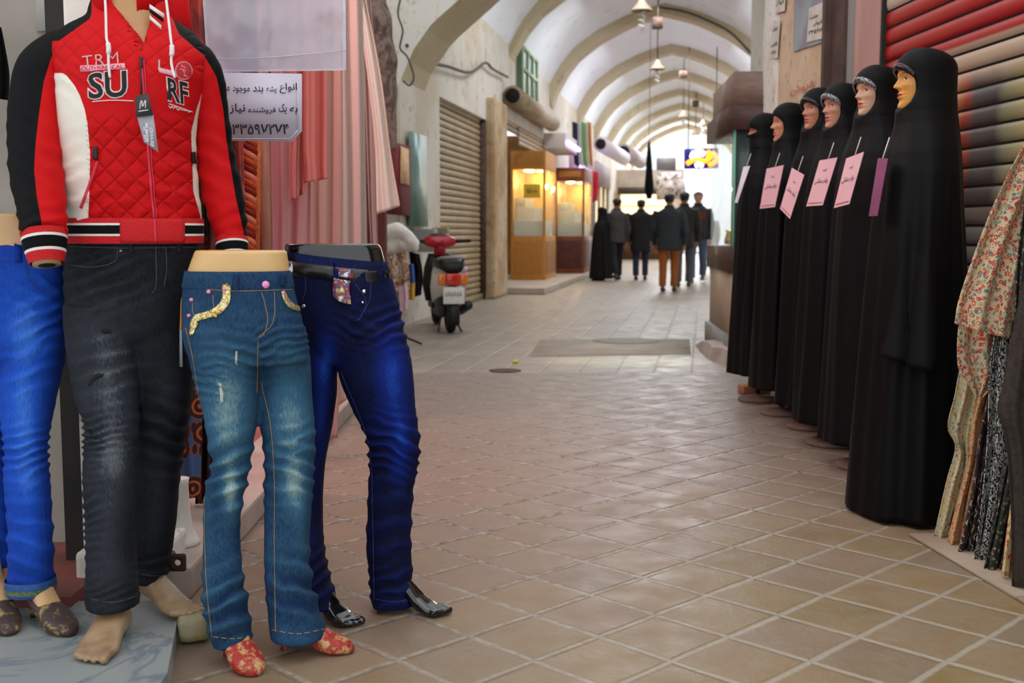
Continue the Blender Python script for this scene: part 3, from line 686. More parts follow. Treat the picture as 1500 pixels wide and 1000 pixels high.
# side tags on an orange cord, and a paper tag at the back of the waist
bm = NB(); tube(bm, spline([W(271, 428, 2.93), W(267, 440, 2.91), W(266, 460, 2.91), W(265, 485, 2.91)], 14), .0035, 8)
sw = obj('swing_tag', bm, mat('orange_cord', '#b9702c', .7), jC, True)
bm = NB(); slab4(bm, [W(261, 480, 2.92), W(270, 482, 2.9), W(281, 541, 2.9), W(268, 541, 2.92)], .002); obj('tag_card', bm, mat('dark_card', '#15161a', .35), sw)
bm = NB(); slab4(bm, [W(263, 483, 2.905), W(266, 483, 2.9), W(267, 537, 2.9), W(263, 537, 2.905)], .0015); obj('tag_sleeve', bm, mat('tag_sleeve_grey', '#83858c', .4), sw)
bm = NB(); slab4(bm, [W(419, 402, 2.93), W(428, 385, 2.95), W(429, 396, 2.95), W(424, 406, 2.93)], .001); obj('paper_tag', bm, MATS['white_paper'], jC)

# --- D: deep navy jeans, black feet
YD = 3.25
tD = thing('trouser_mannequin', 'glossy black half mannequin in dark navy jeans with a black belt', 'mannequin', (G(540, 905).x, YD, 0))
hipD = [(383, 422, 567, 0, .09), (400, 424, 572, 0, .1), (440, 430, 583, 0, .11), (475, 438, 591, 0, .115), (505, 444, 597, 0, .11), (530, 455, 597, 0, .08)]
lD = [(480, 440, 510, .02, .1), (530, 442, 495, .02, .095), (580, 444, 493, .02, -1.2), (630, 442, 485, .03, -1.4), (680, 440, 476, .03, -1.6), (740, 436, 472, .03, -1.9), (800, 434, 474, -.03, -1.9), (850, 438, 484, -.05, -1.8), (884, 446, 495, -.06, -1.6)]
rD = [(475, 500, 591, -.02, .1), (520, 493, 601, -.02, .1), (560, 500, 606, -.02, -.98), (600, 517, 609, -.01, -1), (640, 536, 615, 0, -1), (680, 541, 613, 0, -1), (720, 539, 606, .01, -1), (790, 537, 602, .02, -1.05), (850, 541, 605, .02, -1.05), (880, 543, 608, .01, -1.05), (886, 544, 608, .01, -1.05)]
jD = trousers('jeans', [hipD, lD, rD], YD, denim('denim_navy', '#050a2a', '#0b247a', '#2258c8'),
  [(570, 480, 45, 30, 18, .35, .004), (520, 480, 30, 25, 14, -.35, .003), (575, 655, 45, 40, 17, -.35, .006), (575, 860, 45, 34, 20, .25, .004), (462, 850, 30, 50, 20, .4, .004), (575, 760, 40, 60, 34, .15, .003)],
  [(478, 530, 15, 40, .7), (575, 555, 24, 75, .62), (588, 640, 16, 40, .5), (470, 600, 10, 50, .4), (585, 690, 14, 30, .3)], tD, base=.04)
bvD = bvh_of(jD)
bm = NB(); 
def tilted(rows, Y, n=48):      # waist pieces sit lower on the right
    out = []
    for pl, pr, dy, ry in rows:
        a, b = W(pl[0], pl[1], Y+dy), W(pr[0], pr[1], Y+dy); c = (a+b)/2; ax = (b-a)/2
        out.append([c + ax*math.cos(2*PI*k/n) + Vector((0, ry*math.sin(2*PI*k/n), 0)) for k in range(n)])
    return out
loft(bm, tilted([((417, 371), (566, 386), 0, .093), ((418, 368), (568, 384), 0, .096), ((421, 392), (571, 412), 0, .103), ((422, 394), (570, 414), 0, .101)], YD), (False, False)); wbD = obj('waistband', bm, MATS['denim_navy'], jD); attr(wbD.data, 'fade', lambda c, n: .06)
bm = NB(); loft(bm, tilted([((418.5, 381), (567.5, 396), 0, .098), ((418, 380), (570, 397), 0, .104), ((419, 398), (573, 417), 0, .108), ((421, 400), (570, 418), 0, .103)], YD), (False, False)); belt = obj('belt', bm, mat('black_leather', '#141214', .35, bump=.1, coat=.2), tD)
bvB = bvh_of(belt)
bm = NB(); patch(bm, [(533, 394), (535, 424)], [(551, 394), (554, 421)], bvB, 8, 6, .003, .003); bk = obj('buckle', bm, mat('black_buckle', '#252326', .3, metal=.5), belt)
bm = NB(); patch(bm, [(561, 394), (563, 419)], [(569, 396), (571, 417)], bvB, 6, 4, .002, .003); obj('belt_keeper', bm, MATS['black_leather'], belt)
for x, y in ((492, 384), (539, 393)):
    bm = NB(); loops(bm, [(x, y)], bvB, 4, 30); o = obj('belt_loop', bm, MATS['denim_navy'], jD); attr(o.data, 'fade', lambda c, n: .15)
bm = NB()
for pts in ([(447, 404), (448, 422), (444, 440)], [(520, 415), (536, 440), (530, 462), (522, 470)], [(543, 415), (541, 440), (526, 468)], [(576, 412), (582, 424), (588, 446)], [(500, 545), (540, 650), (546, 760), (548, 880)], [(546, 876), (575, 881), (606, 877)]): trace(bm, pts, bvD, .0008, off=.0008)
obj('stitching', bm, MATS['thread_navy'], jD)
for x, y, r in ((446, 448, .006), (533, 427, .0065), (531, 443, .004)):
    bm = NB(); button(bm, x, y, bvD, r, .005); obj('button', bm, MATS['chrome'], jD)
bm = NB(); patch(bm, [(494, 388), (494, 404)], [(517, 389), (516, 408)], bvB, 6, 4, .003, .001); patch(bm, [(490, 408), (489, 425), (492, 438), (514, 447)], [(513, 412), (512, 426), (514, 438), (514.5, 447)], bvD, 12, 5, .012, .001)
sw = SH('printed_card'); v_ = sw.co(); k_ = sw.noise(v_, 60, 3); sw = sw.done(sw.ramp(k_, [(.36, '#e8e6e2'), (.45, '#7a5a8a'), (.52, '#3d3044'), (.58, '#c43a4a'), (.64, '#8fae4a'), (.7, '#e2e0dc')]), .35)
obj('hang_tag', bm, sw, jD)
bm = NB(); loft(bm, rings_px([(356.5, 420, 552, 0, .074), (358, 418, 556, 0, .078), (364, 418, 559, 0, .08), (380, 420, 563, 0, .083), (400, 424, 566, 0, .085), (440, 440, 570, 0, .08), (500, 455, 580, 0, .07)], YD))
for rows in (lD, rD):
    tube(bm, [W((r[1]+r[2])/2, r[0], YD+r[3]) for r in rows[::2]] + [W((rows[-1][1]+rows[-1][2])/2, rows[-1][0]-14, YD+rows[-1][3])], .012, 12)
foot(bm, G(446, 898), -.62, .215, .95, .045, True, .09); foot(bm, G(563, 889), -.42, .215, .9, .045, True, .09)
me = remeshed(bm, .0044, 3); link_mesh('body', me, MATS['gloss_black'], tD)
bm = NB(); p_ = G(557, 897); tube(bm, [p_, p_+Vector((0, 0, .015)), p_+Vector((.01, 0, .05))], [.011, .006, .006], 10); obj('support_pin', bm, MATS['rusty_metal'], tD)
# --- B: the full male mannequin in a red jacket and black ripped jeans
YB = 3.06
tB = thing('clothed_mannequin', 'male mannequin in red and black zip jacket printed SURF and charcoal ripped jeans', 'mannequin', (G(190, 930, .06).x, YB, .06))
hipB = [(340, 97, 292, .02, .115), (380, 96, 290, .02, .12), (420, 97, 286, .02, .125), (460, 98, 284, .02, .125), (485, 99, 284, .02, .11), (505, 104, 282, .03, .09)]
lB = [(445, 98, 200, -.03, .115), (500, 101, 198, -.05, .105), (540, 107, 199, -.07, .1), (580, 114, 200, -.10, .095), (620, 127, 201, -.12, .085), (660, 126, 199, -.13, .08), (700, 124, 197, -.14, .075), (760, 127, 197, -.155, .075), (820, 129, 198, -.165, .075), (860, 127, 200, -.175, .078), (880, 128, 202, -.18, .08), (886, 129, 202, -.18, .08)]
rB = [(445, 190, 284, .03, .11), (500, 197, 284, .03, .1), (560, 200, 282, .035, .09), (600, 202, 277, .04, .085), (650, 203, 270, .05, .08), (700, 200, 262, .055, .075), (760, 199, 257, .06, .072), (820, 199, 248, .07, .07), (842, 199, 244, .07, .07), (849, 200, 243, .07, .07)]
jB = trousers('jeans', [hipB, lB, rB], YB, denim('denim_charcoal', '#0e0f13', '#2e323a', '#7c828a', .5),
  [(140, 640, 40, 30, 11, .12, .005), (150, 380, 60, 24, 15, .3, .0025), (150, 420, 60, 35, 22, .4, .003), (130, 760, 20, 60, 14, .3, .003), (240, 640, 40, 60, 26, -.3, .004), (160, 540, 50, 50, 26, .2, .003), (160, 870, 40, 16, 12, .3, .003), (230, 830, 30, 24, 14, .2, .003)],
  [(160, 500, 50, 60, .34), (165, 590, 44, 70, .36), (165, 680, 36, 60, .46), (155, 800, 34, 80, .34), (255, 560, 20, 90, .12), (230, 740, 20, 90, .16)], tB, base=.14)
bvJ = bvh_of(jB)
bm = NB()
for pts in ([(104, 388), (130, 391), (156, 388), (170, 380), (172, 366)], [(228, 360), (229, 395), (228, 420), (222, 430)], [(243, 362), (244, 395), (240, 420)], [(103, 361), (175, 363), (290, 362)], [(131, 876), (165, 882), (200, 873)], [(203, 840), (225, 843), (243, 841)]): trace(bm, pts, bvJ, .0006, off=.0006)
obj('stitching', bm, MATS['thread_grey'], jB)
bm = NB(); button(bm, 177, 367, bvJ, .005); obj('rivet', bm, MATS['steel'], jB)
for x in (192, 262):
    bm = NB(); loops(bm, [(x, 352)], bvJ, 4, 18); o = obj('belt_loop', bm, MATS['denim_charcoal'], jB); attr(o.data, 'fade', lambda c, n: .2)
for A_, B_ in (([(148, 483), (156, 481), (163, 484)], [(149, 487), (156, 489), (164, 487)]), ([(128, 560), (140, 548), (152, 547)], [(130, 566), (141, 556), (151, 552)]), ([(128, 622), (134, 634), (140, 640)], [(127, 628), (133, 641), (141, 645)])):
    bm = NB(); patch(bm, A_, B_, bvJ, 8, 2, .0003, .0006); obj('rip', bm, MATS['dark_recess'], jB)
# body: neck and chest, hip core, legs, bare feet
bm = NB()
loft(bm, rings_px([(100, 120, 262, .04, .08), (70, 135, 255, .03, .075), (45, 158, 236, .03, .062), (20, 163, 230, .03, .056), (-10, 164, 226, .03, .054), (-40, 166, 224, .03, .055)], YB))
loft(bm, rings_px([(100, 118, 265, .04, .08), (200, 115, 265, .04, .09), (340, 110, 280, .03, .09), (450, 110, 275, .03, .09), (480, 118, 268, .03, .07)], YB))
hB = [G(150, 925, .06), G(205, 893, .06)]
for rows in (lB, rB): tube(bm, [W((r[1]+r[2])/2, r[0], YB+r[3]) for r in rows[::2]] + [W((rows[-1][1]+rows[-1][2])/2, rows[-1][0]-6, YB+rows[-1][3])], .035, 12)
c1 = W(166, 886, YB-.18); c2 = W(220, 850, YB+.07)
foot(bm, Vector((c1.x-.0, c1.y+.055, .06)), -1.53, .27, 1.25, .0, True, .09); R2 = foot(bm, Vector((c2.x-.042, c2.y+.035, .07)), -.75, .275, 1.1, .02, True, .1)
me = remeshed(bm, .0048, 3)
s = SH('mannequin_worn'); v_ = s.co(); X = s.sep(v_); n_ = s.noise(v_, 14, 5, .6)
c = s.mix(s.ramp(s.math('ADD', X[2], s.math('MULTIPLY', n_, .1)), [(.2, 0.), (.32, 1.)]), s.mix(s.ramp(n_, [(.4, 0.), (.65, 1.)]), lin('#8e6f52'), lin('#a58a68')), lin('#b98c5e'))
body_m = s.done(c, .42, Coat_Weight=.12)
link_mesh('body', me, body_m, tB)

# jacket
jk = SH('jacket_cloth'); v_ = jk.co(); X = jk.sep(v_)
base = jk.mix(jk.math('MULTIPLY', jk.noise(v_, 30, 3), .25), lin('#c80c12'), lin('#9c080c'))
blk = jk.math('GREATER_THAN', jk.att('black'), 0); wht = jk.math('GREATER_THAN', jk.att('white'), 0)
col = jk.mix(blk, jk.mix(wht, base, lin('#e4ddd0')), lin('#060608'))
qa, qb = jk.math('ADD', X[0], X[2]), jk.math('SUBTRACT', X[0], X[2])
def tri(x): return jk.math('ABSOLUTE', jk.math('SINE', jk.math('MULTIPLY', jk.math('ADD', x, jk.math('MULTIPLY', jk.noise(v_, 6, 2), .035)), 58)))
qz = jk.math('POWER', jk.math('MINIMUM', tri(qa), tri(qb)), .45)
qm = jk.math('MULTIPLY', qz, jk.att('quilt')); jk.bump(jk.math('ADD', qm, jk.math('MULTIPLY', jk.noise(v_, 300, 2), .06)), .7, .01)
jk = jk.done(col, .7, Specular_IOR_Level=.15)
tor = [(356, 97, 294, .02, .125), (345, 97, 294, .02, .128), (325, 96, 293, .02, .13), (300, 95, 291, .015, .13), (260, 93, 287, .01, .132), (220, 91, 284, .01, .135), (180, 90, 285, .005, .14), (145, 88, 291, .005, .14), (115, 86, 297, .01, .138), (90, 82, 300, .02, .13), (70, 80, 298, .03, .12), (52, 84, 288, .04, .105), (38, 102, 270, .045, .09), (25, 127, 250, .05, .078), (12, 132, 246, .055, .07), (0, 136, 242, .06, .066)]
JR = thing  # (unused)
bm = NB(); loft(bm, rings_px(dense(tor, 6), YB, 96, 2.3), (False, False))
def inV(px, py): return sm(0, 8, min(px - interp([(-5, 158), (20, 176), (50, 192), (82, 206)], py), interp([(-5, 232), (20, 224), (50, 214), (82, 206)], py) - px)) if py < 84 else 0
me = bpy.data.meshes.new('jacket'); bmesh.ops.recalc_face_normals(bm, faces=bm.faces); bmesh.ops.subdivide_edges(bm, edges=[e for e in bm.edges], cuts=1); bm.to_mesh(me); bm.free()
cr = crease([(150, 300, 60, 40, 34, .5, .004), (240, 270, 50, 70, 38, -.4, .004), (120, 110, 40, 30, 22, -.6, .003), (190, 335, 80, 20, 60, 2, .004), (105, 260, 18, 60, 26, .3, .003)])
def fj(co, n):
    px, py = PX(co); d = cr(co, n)
    v = inV(px, py) if n.y < 0 else 0
    if v: return Vector((0, .055*v, 0))
    if n.y < .2 and 85 < py < 350:
        zx = interp([(85, 207), (352, 227)], py); d -= .003*math.exp(-((px-zx)/6)**2)
    return d
displace(me, fj)
wl = [(105, 88), (110, 97), (125, 109), (140, 117), (160, 124), (180, 128), (224, 132), (280, 131), (322, 129)]
wr = [(120, 300), (132, 297), (160, 288), (192, 280), (230, 281), (280, 283), (318, 294)]
def fb(co, n):
    px, py = PX(co)
    if n.y > .6: return -.5
    return max(min(interp([(20, 134), (28, 131), (60, 86)], py) - px, 60-py)*.01, min(px - interp([(20, 250), (50, 262), (80, 297)], py), 80-py)*.01)
def fw(co, n):
    px, py = PX(co)
    return max(min(interp(wl, py)-px, py-107)*.01, min(px-interp(wr, py), py-122)*.01) if n.y < .8 else -.1
def fq(co, n):
    px, py = PX(co); return (1.0 if fw(co, n) < 0 and fb(co, n) < 0 else 0)*sm(158, 185, py)*(1-sm(318, 326, py)) + .6*(1-sm(100, 130, py))*sm(30, 45, py)
attr(me, 'black', fb); attr(me, 'white', fw); attr(me, 'quilt', fq)
jacket = link_mesh('jacket', me, jk, tB)
bvK = bvh_of(jacket)
# sleeves
def sleeve(pts, mfb, name='sleeve'):
    bm = NB(); Q = []
    for k in range(len(pts)-1):
        pass
    C_ = spline([W(p[0], p[1], YB+p[3]) for p in pts], 60); Rr = spline([Vector((p[2]*YB/F, 0, 0)) for p in pts], 60)
    tube(bm, C_, [r.x for r in Rr], 48)
    bmesh.ops.recalc_face_normals(bm, faces=bm.faces); me = bpy.data.meshes.new(name); bm.to_mesh(me); bm.free()
    displace(me, crease([(pts[0][0], 120, 50, 40, 30, .5, .003), (pts[3][0], 230, 50, 60, 30, -.5, .005), (pts[-1][0], 320, 50, 30, 22, .3, .004)]))
    attr(me, 'black', mfb); attr(me, 'white', lambda c, n: -1); attr(me, 'quilt', lambda c, n: 0)
    return link_mesh(name, me, jk, jacket)
bl = [(28, 132), (60, 86), (88, 74), (120, 64), (160, 58), (212, 52), (248, 50), (288, 54), (320, 60), (345, 63)]
br = [(40, 254), (52, 262), (80, 298), (112, 317), (160, 327), (200, 331), (240, 337), (288, 345), (340, 357)]
sL = [(108, 62, 24, .06), (90, 78, 35, .05), (68, 108, 43, .02), (55, 150, 39, -.02), (52, 200, 37.5, -.06), (53, 250, 36, -.1), (60, 300, 33, -.14), (64, 338, 30.5, -.17), (65, 346, 30, -.18)]
sR = [(268, 72, 20, .06), (285, 88, 28, .06), (301, 118, 28, .07), (310, 160, 24, .08), (314, 210, 26.5, .09), (321, 260, 30, .09), (332, 310, 28, .08), (339, 350, 23, .07), (340, 356, 22, .07)]
sleeve(sL, lambda c, n: (interp(bl, PX(c)[1]) - PX(c)[0])*.01 if n.y < .5 else .1)
sleeve(sR, lambda c, n: (PX(c)[0] - interp(br, PX(c)[1]))*.01 if n.y < .5 else .1)
# striped ribbing of cuffs and hem
RIB = [mat('rib_red', '#c3151b', .8, bump=.4, bscale=200), MATS['black_fabric'], mat('rib_white', '#e4dcd6', .8)]
def banded(rings_fn, stops, name, n=64):    # stops: (t0, t1, material)
    bm = NB()
    ts = sorted({t for s in stops for t in s[:2]}); rings = [rings_fn(t) for t in ts]
    loft(bm, rings, (False, False), mfun=lambda i, j: next(s[2] for s in stops if s[0] <= ts[i]+1e-6 < s[1]))
    return obj(name, bm, RIB, jacket)
stripes = [(0, .1, 0), (.1, .2, 0), (.2, .28, 2), (.28, .62, 1), (.62, .7, 2), (.7, .9, 0), (.9, 1, 0)]
def hem(t):
    py = 320 + 36*t; b = .004*math.sin(PI*min(1, max(0, t)))
    return rings_px([(py, 95.5+.5*t-b*300, 295+b*300, .02, .134+b)], YB, 96, 2.3)[0]
banded(hem, stripes, 'hem_band')
bvH = bvh_of([o for o in COL.objects if o.name.startswith('hem_band')][0])
bm = NB(); patch(bm, [(176, 321), (176, 338), (177, 355)], [(270, 321), (270, 338), (270, 355)], bvH, 8, 20, .001, .002); obj('hem_panel', bm, RIB[0], jacket)
def cuff(a, b, ra, rb, dy):
    A_, B_ = W(a[0], a[1], YB+dy), W(b[0], b[1], YB+dy-.02); d = (B_-A_).normalized(); u = d.cross(Vector((0, 1, 0))).normalized(); v = d.cross(u)
    def f(t):
        r = (ra+(rb-ra)*t)*YB/F*(1.0 + .05*math.sin(PI*t)); c = A_.lerp(B_, t)
        return [c + (u*math.cos(2*PI*k/48) + v*math.sin(2*PI*k/48))*r for k in range(48)]
    return f, B_, d, u, v
f, eL, d_, u_, v_2 = cuff((64, 339), (68.5, 386), 31, 22.5, -.17); banded(f, stripes, 'cuff')
f2_, eR, _, _, _ = cuff((339, 349), (342, 384), 24, 20, .07); banded(f2_, stripes, 'cuff')
bm = NB(); tube(bm, [eL-d_*.05, eL+d_*.004], [.034, .0345], 24); o = obj('wrist_stump', bm, mat('raw_wood_ring', '#b99b6a', .6), tB)
bm = NB(); tube(bm, [eL-d_*.03, eL+d_*.0055], [.02, .021], 20); obj('wrist_socket', bm, MATS['dark_recess'], o)
# collar, hood behind it, placket
def collar():
    bm = NB(); rows = []
    for i in range(41):
        a = math.radians(-62 + (360-56)*i/40) if 0 else math.radians(28 + 304*i/40)
        fr = math.cos(a)       # 1 at the front
        c0 = W(190, 30, YB+.05); r = Vector((math.sin(a)*-.088, -.078*fr, 0))
        base = c0 + r*1.06 + Vector((0, 0, .035 - .028*fr)); top = c0 + r*(1.02+.02*fr) + Vector((0, 0, .12 - .012*fr))
        for q in (base, top): q.x += 0
        mid = base.lerp(top, .5) + r.normalized()*.008
        inn = top - r.normalized()*.008
        rows.append([base, mid, top, inn, base.lerp(top, .4) - r.normalized()*.010, base - r.normalized()*.012])
    loft(bm, rows); return bm
me = bpy.data.meshes.new('collar'); b_ = collar(); bmesh.ops.recalc_face_normals(b_, faces=b_.faces); b_.to_mesh(me); b_.free()
for nm in ('black', 'white', 'quilt'): attr(me, nm, lambda c, n: -1 if nm != 'quilt' else 0)
link_mesh('collar', me, jk, jacket)
bm = NB(); loft(bm, [ell(W(190, 10, YB).x, YB+.13, W(190, py, YB).z, rx, ry, 40) for py, rx, ry in ((60, .06, .03), (45, .11, .055), (20, .125, .07), (-15, .12, .075), (-45, .10, .06))]); 
b2 = bpy.data.meshes.new('hood'); bmesh.ops.recalc_face_normals(bm, faces=bm.faces); bm.to_mesh(b2); bm.free()
for nm in ('black', 'white', 'quilt'): attr(b2, nm, lambda c, n: -1 if nm != 'quilt' else 0)
link_mesh('hood', b2, jk, jacket)
# striped neck lining seen in the opening
for (p0, p1, mi) in (((219, 6), (240, 20), 2), ((219, 12), (239, 27), 1), ((219, 22), (236, 37), 2)):
    bm = NB(); slab4(bm, [W(p0[0], p0[1], YB-.042), W(p1[0], p1[1], YB-.05), W(p1[0], p1[1]+6, YB-.05), W(p0[0], p0[1]+6, YB-.042)], .002); obj('neck_stripe', bm, RIB[mi], jacket)
zm = mat('zip_tape', '#d2304a', .6)
bm = NB(); trace(bm, [(207, 88), (214, 180), (221, 270), (226, 320)], bvK, .0035, off=.001); trace(bm, [(211, 88), (218, 180), (225, 270), (230, 320)], bvK, .0014, off=.003); trace(bm, [(226, 318), (228, 354)], bvH, .0035, off=.004)
zp = obj('zipper', bm, zm, jacket)
bm = NB(); patch(bm, [(204, 84), (205, 100)], [(209, 84), (210, 100)], bvK, 5, 3, .003, .004); tube(bm, [hit(207, 100, bvK)[0]+Vector((0, -.006, 0)), hit(209, 140, bvK)[0]+Vector((0, -.008, 0))], .0022, 8); obj('zip_pull', bm, MATS['black_plastic'], zp)
bm = NB(); trace(bm, [(143, 236), (138, 252), (128, 280), (119, 304)], bvK, .0042, off=.001); pz = obj('pocket_zip', bm, zm, jacket)
bm = NB(); patch(bm, [(138, 214), (138, 233)], [(144, 214), (144, 235)], bvK, 5, 3, .003, .004); obj('zip_pull', bm, MATS['black_plastic'], pz)
bm = NB(); patch(bm, [(279, 222), (280, 240)], [(283, 222), (284, 240)], bvK, 5, 3, .003, .004); obj('zip_pull', bm, MATS['black_plastic'], jacket)
# hood cords
wm = mat('cord_white', '#e6dcdc', .8, bump=.3, bscale=300)
for pts in ([(153, -20, -.06), (155, 20, -.085), (156, 55, -.115), (159, 68, -.125), (159, 90, -.13), (161, 114, -.135)], [(241, -20, -.05), (246, 20, -.075), (250, 55, -.105), (252, 72, -.115), (251, 92, -.12), (256, 114, -.13)]):
    bm = NB(); q = spline([W(x, y, YB+d) for x, y, d in pts], 30); tube(bm, q, .0032, 10); k = obj('drawstring', bm, wm, jacket)
    bm = NB(); a = len(q)*.53; tube(bm, q[int(a):int(a)+6], .006, 10); obj('cord_knot', bm, wm, k)
# chest print
pw, pb, ppk = mat('print_white', '#e7d3d2', .7), mat('print_black', '#141016', .7), mat('print_pink', '#e6a0ae', .7)
for w_, q_ in (('TRM', [(122, 99), (174, 93), (121, 83)]), ('L', [(232, 100), (243, 103), (232, 88)])):
    bm = NB(); letter_on(bm, w_, q_, bvK, -.012, off=.0025, spacing=1.1); obj('chest_print', bm, mat('print_grey', '#c9a2a0', .7), jacket)
bm = NB(); patch(bm, [(231, 99), (262, 106)], [(233, 106), (262, 114)], bvK, 8, 2, .0018, .0004); obj('chest_print', bm, ppk, jacket)
bm = NB(); patch(bm, [(118, 97), (183, 93)], [(119, 105), (184, 101)], bvK, 12, 2, .0018, .0004); pr = obj('chest_print', bm, ppk, jacket)
bm = NB(); letter_on(bm, 'OUTHERN CAL', [(120, 104), (181, 100.5), (119.5, 98.5)], bvK, .012, off=.0035); obj('print_letters', bm, MATS['rib_red'], pr)
for w, q in (('SU', [(129, 147), (188, 143), (128, 106)]), ('RF', [(245, 148), (277, 156), (243, 112)])):
    bm = NB(); letter_on(bm, w, q, bvK, .055, off=.002); o = obj('chest_print', bm, pw, jacket)
    bm = NB(); letter_on(bm, w, [(q[0][0]+1.6, q[0][1]-1.4), (q[1][0]-1.6, q[1][1]-1.4), (q[2][0]+1.6, q[2][1]+1.4)], bvK, .02, off=.0035); obj('print_letters', bm, pb, o)
rg = random.Random(8)
for p_ in ([(136, 149), (165, 147), (196, 148)], [(247, 152), (262, 157), (281, 164)], [(247+k*2.2, 156+k*.55+rg.uniform(-2, 2)) for k in range(15)]):
    bm = NB(); trace(bm, p_, bvK, .0012, off=.002, n=50); obj('chest_print', bm, pw, jacket)
bm = NB(); h, n_ = hit(268, 104, bvK); disc(bm, h+n_*.002, n_, .024, .002, 28); bd = obj('round_badge', bm, mat('badge_red', '#b81c28', .6), jacket)
bm = NB()
for k in range(28):
    a0, a1 = 2*PI*k/28, 2*PI*(k+1)/28; trace(bm, [(268+11.5*math.cos(a0), 104+12.5*math.sin(a0)), (268+11.5*math.cos(a1), 104+12.5*math.sin(a1))], bvK, .0012, n=2, off=.0045)
for k in range(9): trace(bm, [(262+rg.uniform(0, 9), 96+k*1.9), (266+rg.uniform(0, 9), 97+k*1.9)], bvK, .0011, n=3, off=.0045)
obj('badge_print', bm, ppk, bd)
# swing tag on the zip
bm = NB(); pts = [W(198, 140, (YB-.2+.015)), W(217, 137, (YB-.2+.015)), W(224, 168, (YB-.2+.010)), W(199, 171, (YB-.2+.010))]; slab4(bm, pts, .003); tg = obj('hang_tag', bm, mat('tag_dark', '#37322e', .5), jacket)
bm = NB(); slab4(bm, [W(200, 168, (YB-.2+.015)), W(224, 166, (YB-.2+.015)), W(232, 223, (YB-.2+.005)), W(211, 208, (YB-.2+.005))], .002); obj('tag_card', bm, mat('tag_grey', '#9a9aa0', .45), tg)
bm = NB(); a, b, c = W(211, 207, (YB-.2+.002)), W(210, 180, (YB-.2+.004)), W(218, 208, (YB-.2+.002)); lettering(bm, 'PREMIUM', a, b-a, c-a, .02, off=-.001); a, b, c = W(221, 213, (YB-.2+.002)), W(219, 186, (YB-.2+.004)), W(226, 215, (YB-.2+.002)); lettering(bm, 'BRAND', a, b-a, c-a, .01, off=-.001)
obj('tag_print', bm, MATS['paper_white'] if 'paper_white' in MATS else MATS['white_paper'], tg)
bm = NB(); tube(bm, spline([W(205, 159, (YB-.2+.007)), W(206, 150, (YB-.2+.007)), W(208, 148, (YB-.2+.007)), W(209, 156, (YB-.2+.007)), W(213, 147, (YB-.2+.007)), W(213, 158, (YB-.2+.007))], 24), .0012, 6); tube(bm, [W(203, 163, (YB-.2+.007)), W(217, 161, (YB-.2+.007))], .0012, 6); obj('tag_emblem', bm, MATS['white_paper'], tg)
# stone under his toes
me_b = NB(); a = G(283, 948); box(me_b, (a.x-.012, a.y+.06, .045), (.085, .1, .075), .25, bevel=.018)
me = remeshed(me_b, .006, 2); displace(me, lambda c, n: .004*fbm(c, 22, 3))
tag(link_mesh('stone_block', me, mat('mossy_stone', '#a59c82', .9, '#8d8250', 9, bump=.4, bscale=40)), 'worn yellowish stone block on the floor under the bare toes', 'block')
# ================================================================ the row of chador mannequins on the right
HT = [(0, .064, .012, .024), (.05, .077, .03, .038), (.12, .079, .05, .047), (.22, .079, .066, .054), (.32, .078, .082, .061), (.42, .080, .095, .067), (.52, .078, .102, .071), (.6, .083, .105, .073), (.7, .084, .105, .074), (.8, .077, .099, .071), (.9, .058, .080, .057), (.96, .036, .052, .038), (1.0, .002, .004, .003)]
HH = .225
def g_(x, s): return math.exp(-(x/s)**2)
def face_pt(a, t):      # a from the front, t 0 chin to 1 crown; front is -y
    f, b, w = interp(HT, t)
    x = w*math.sin(a); c = math.cos(a); y = (f if c > 0 else b)*math.copysign(abs(c)**.85, c)
    if c > 0:
        np_ = interp([(.33, 0), (.36, .25), (.395, 1), (.45, .72), (.5, .46), (.56, .2), (.62, 0)], t) if .33 < t < .62 else 0
        y += .025*np_*g_(x, .0095) + .006*g_(abs(x)-.0125, .006)*g_(t-.395, .035)
        y += .0085*g_(x, .021)*g_(t-.287, .022) + .0085*g_(x, .018)*g_(t-.228, .024) - .003*g_(x, .02)*g_(t-.257, .010) - .004*g_(x, .02)*g_(t-.17, .03)
        y += .007*g_(x, .018)*g_(t-.07, .05) - .010*g_(abs(x)-.031, .015)*g_(t-.525, .055) + .004*g_(abs(x)-.031, .012)*g_(t-.525, .028)
        y += .005*g_(abs(x)-.03, .018)*g_(t-.6, .03) + .006*g_(abs(x)-.042, .016)*g_(t-.42, .07)
    return x, -y
def head_mesh(z0):
    bm = NB(); rings = []; N_ = 120; ts = [i/90 for i in range(91)]
    ang = [PI*((2*(j/N_)-1)*.55 + .45*(2*(j/N_)-1)**3) for j in range(N_)]       # finer towards the front
    for t in ts: rings.append([Vector((*face_pt(a, t), z0 + t*HH)) for a in ang])
    def mf(i, j):
        t, a = ts[i]+.0055, ang[j]
        if abs(a) > 1.3: return 0
        x = face_pt(a, t)[0]
        if ((x)/.0215)**2 + ((t-.258)/(.040*(1-.35*min(1, abs(x)/.02))))**2 < 1: return 1
        e = ((abs(x)-.031)/.0135)**2
        ty = .525 - .012*((abs(x)-.031)/.0135)
        if e < 1:
            h = .024*(1-e)**.6
            if abs(t-ty) < h:
                if (abs(x)-.031)**2 + ((t-ty)*HH)**2 < .0046**2: return 3
                return 2 if t-ty < h*.55 else 3
        if abs(t - (.607 + .03*g_(abs(x)-.034, .014) - .012)) < .009 and .013 < abs(x) < .05: return 4
        return 0
    loft(bm, rings, mfun=mf)
    tube(bm, [Vector((0, .01, z0-.14)), Vector((0, .008, z0-.05)), Vector((0, .0, z0+.05))], [.06, .05, .048], 24)
    return bm
lip, eyew, eyed, brow = mat('lip_red', '#b8323a', .35, coat=.3), mat('eye_white', '#d9cfc4', .3), mat('eye_dark', '#2b211c', .3), mat('brow_brown', '#5d4032', .8)
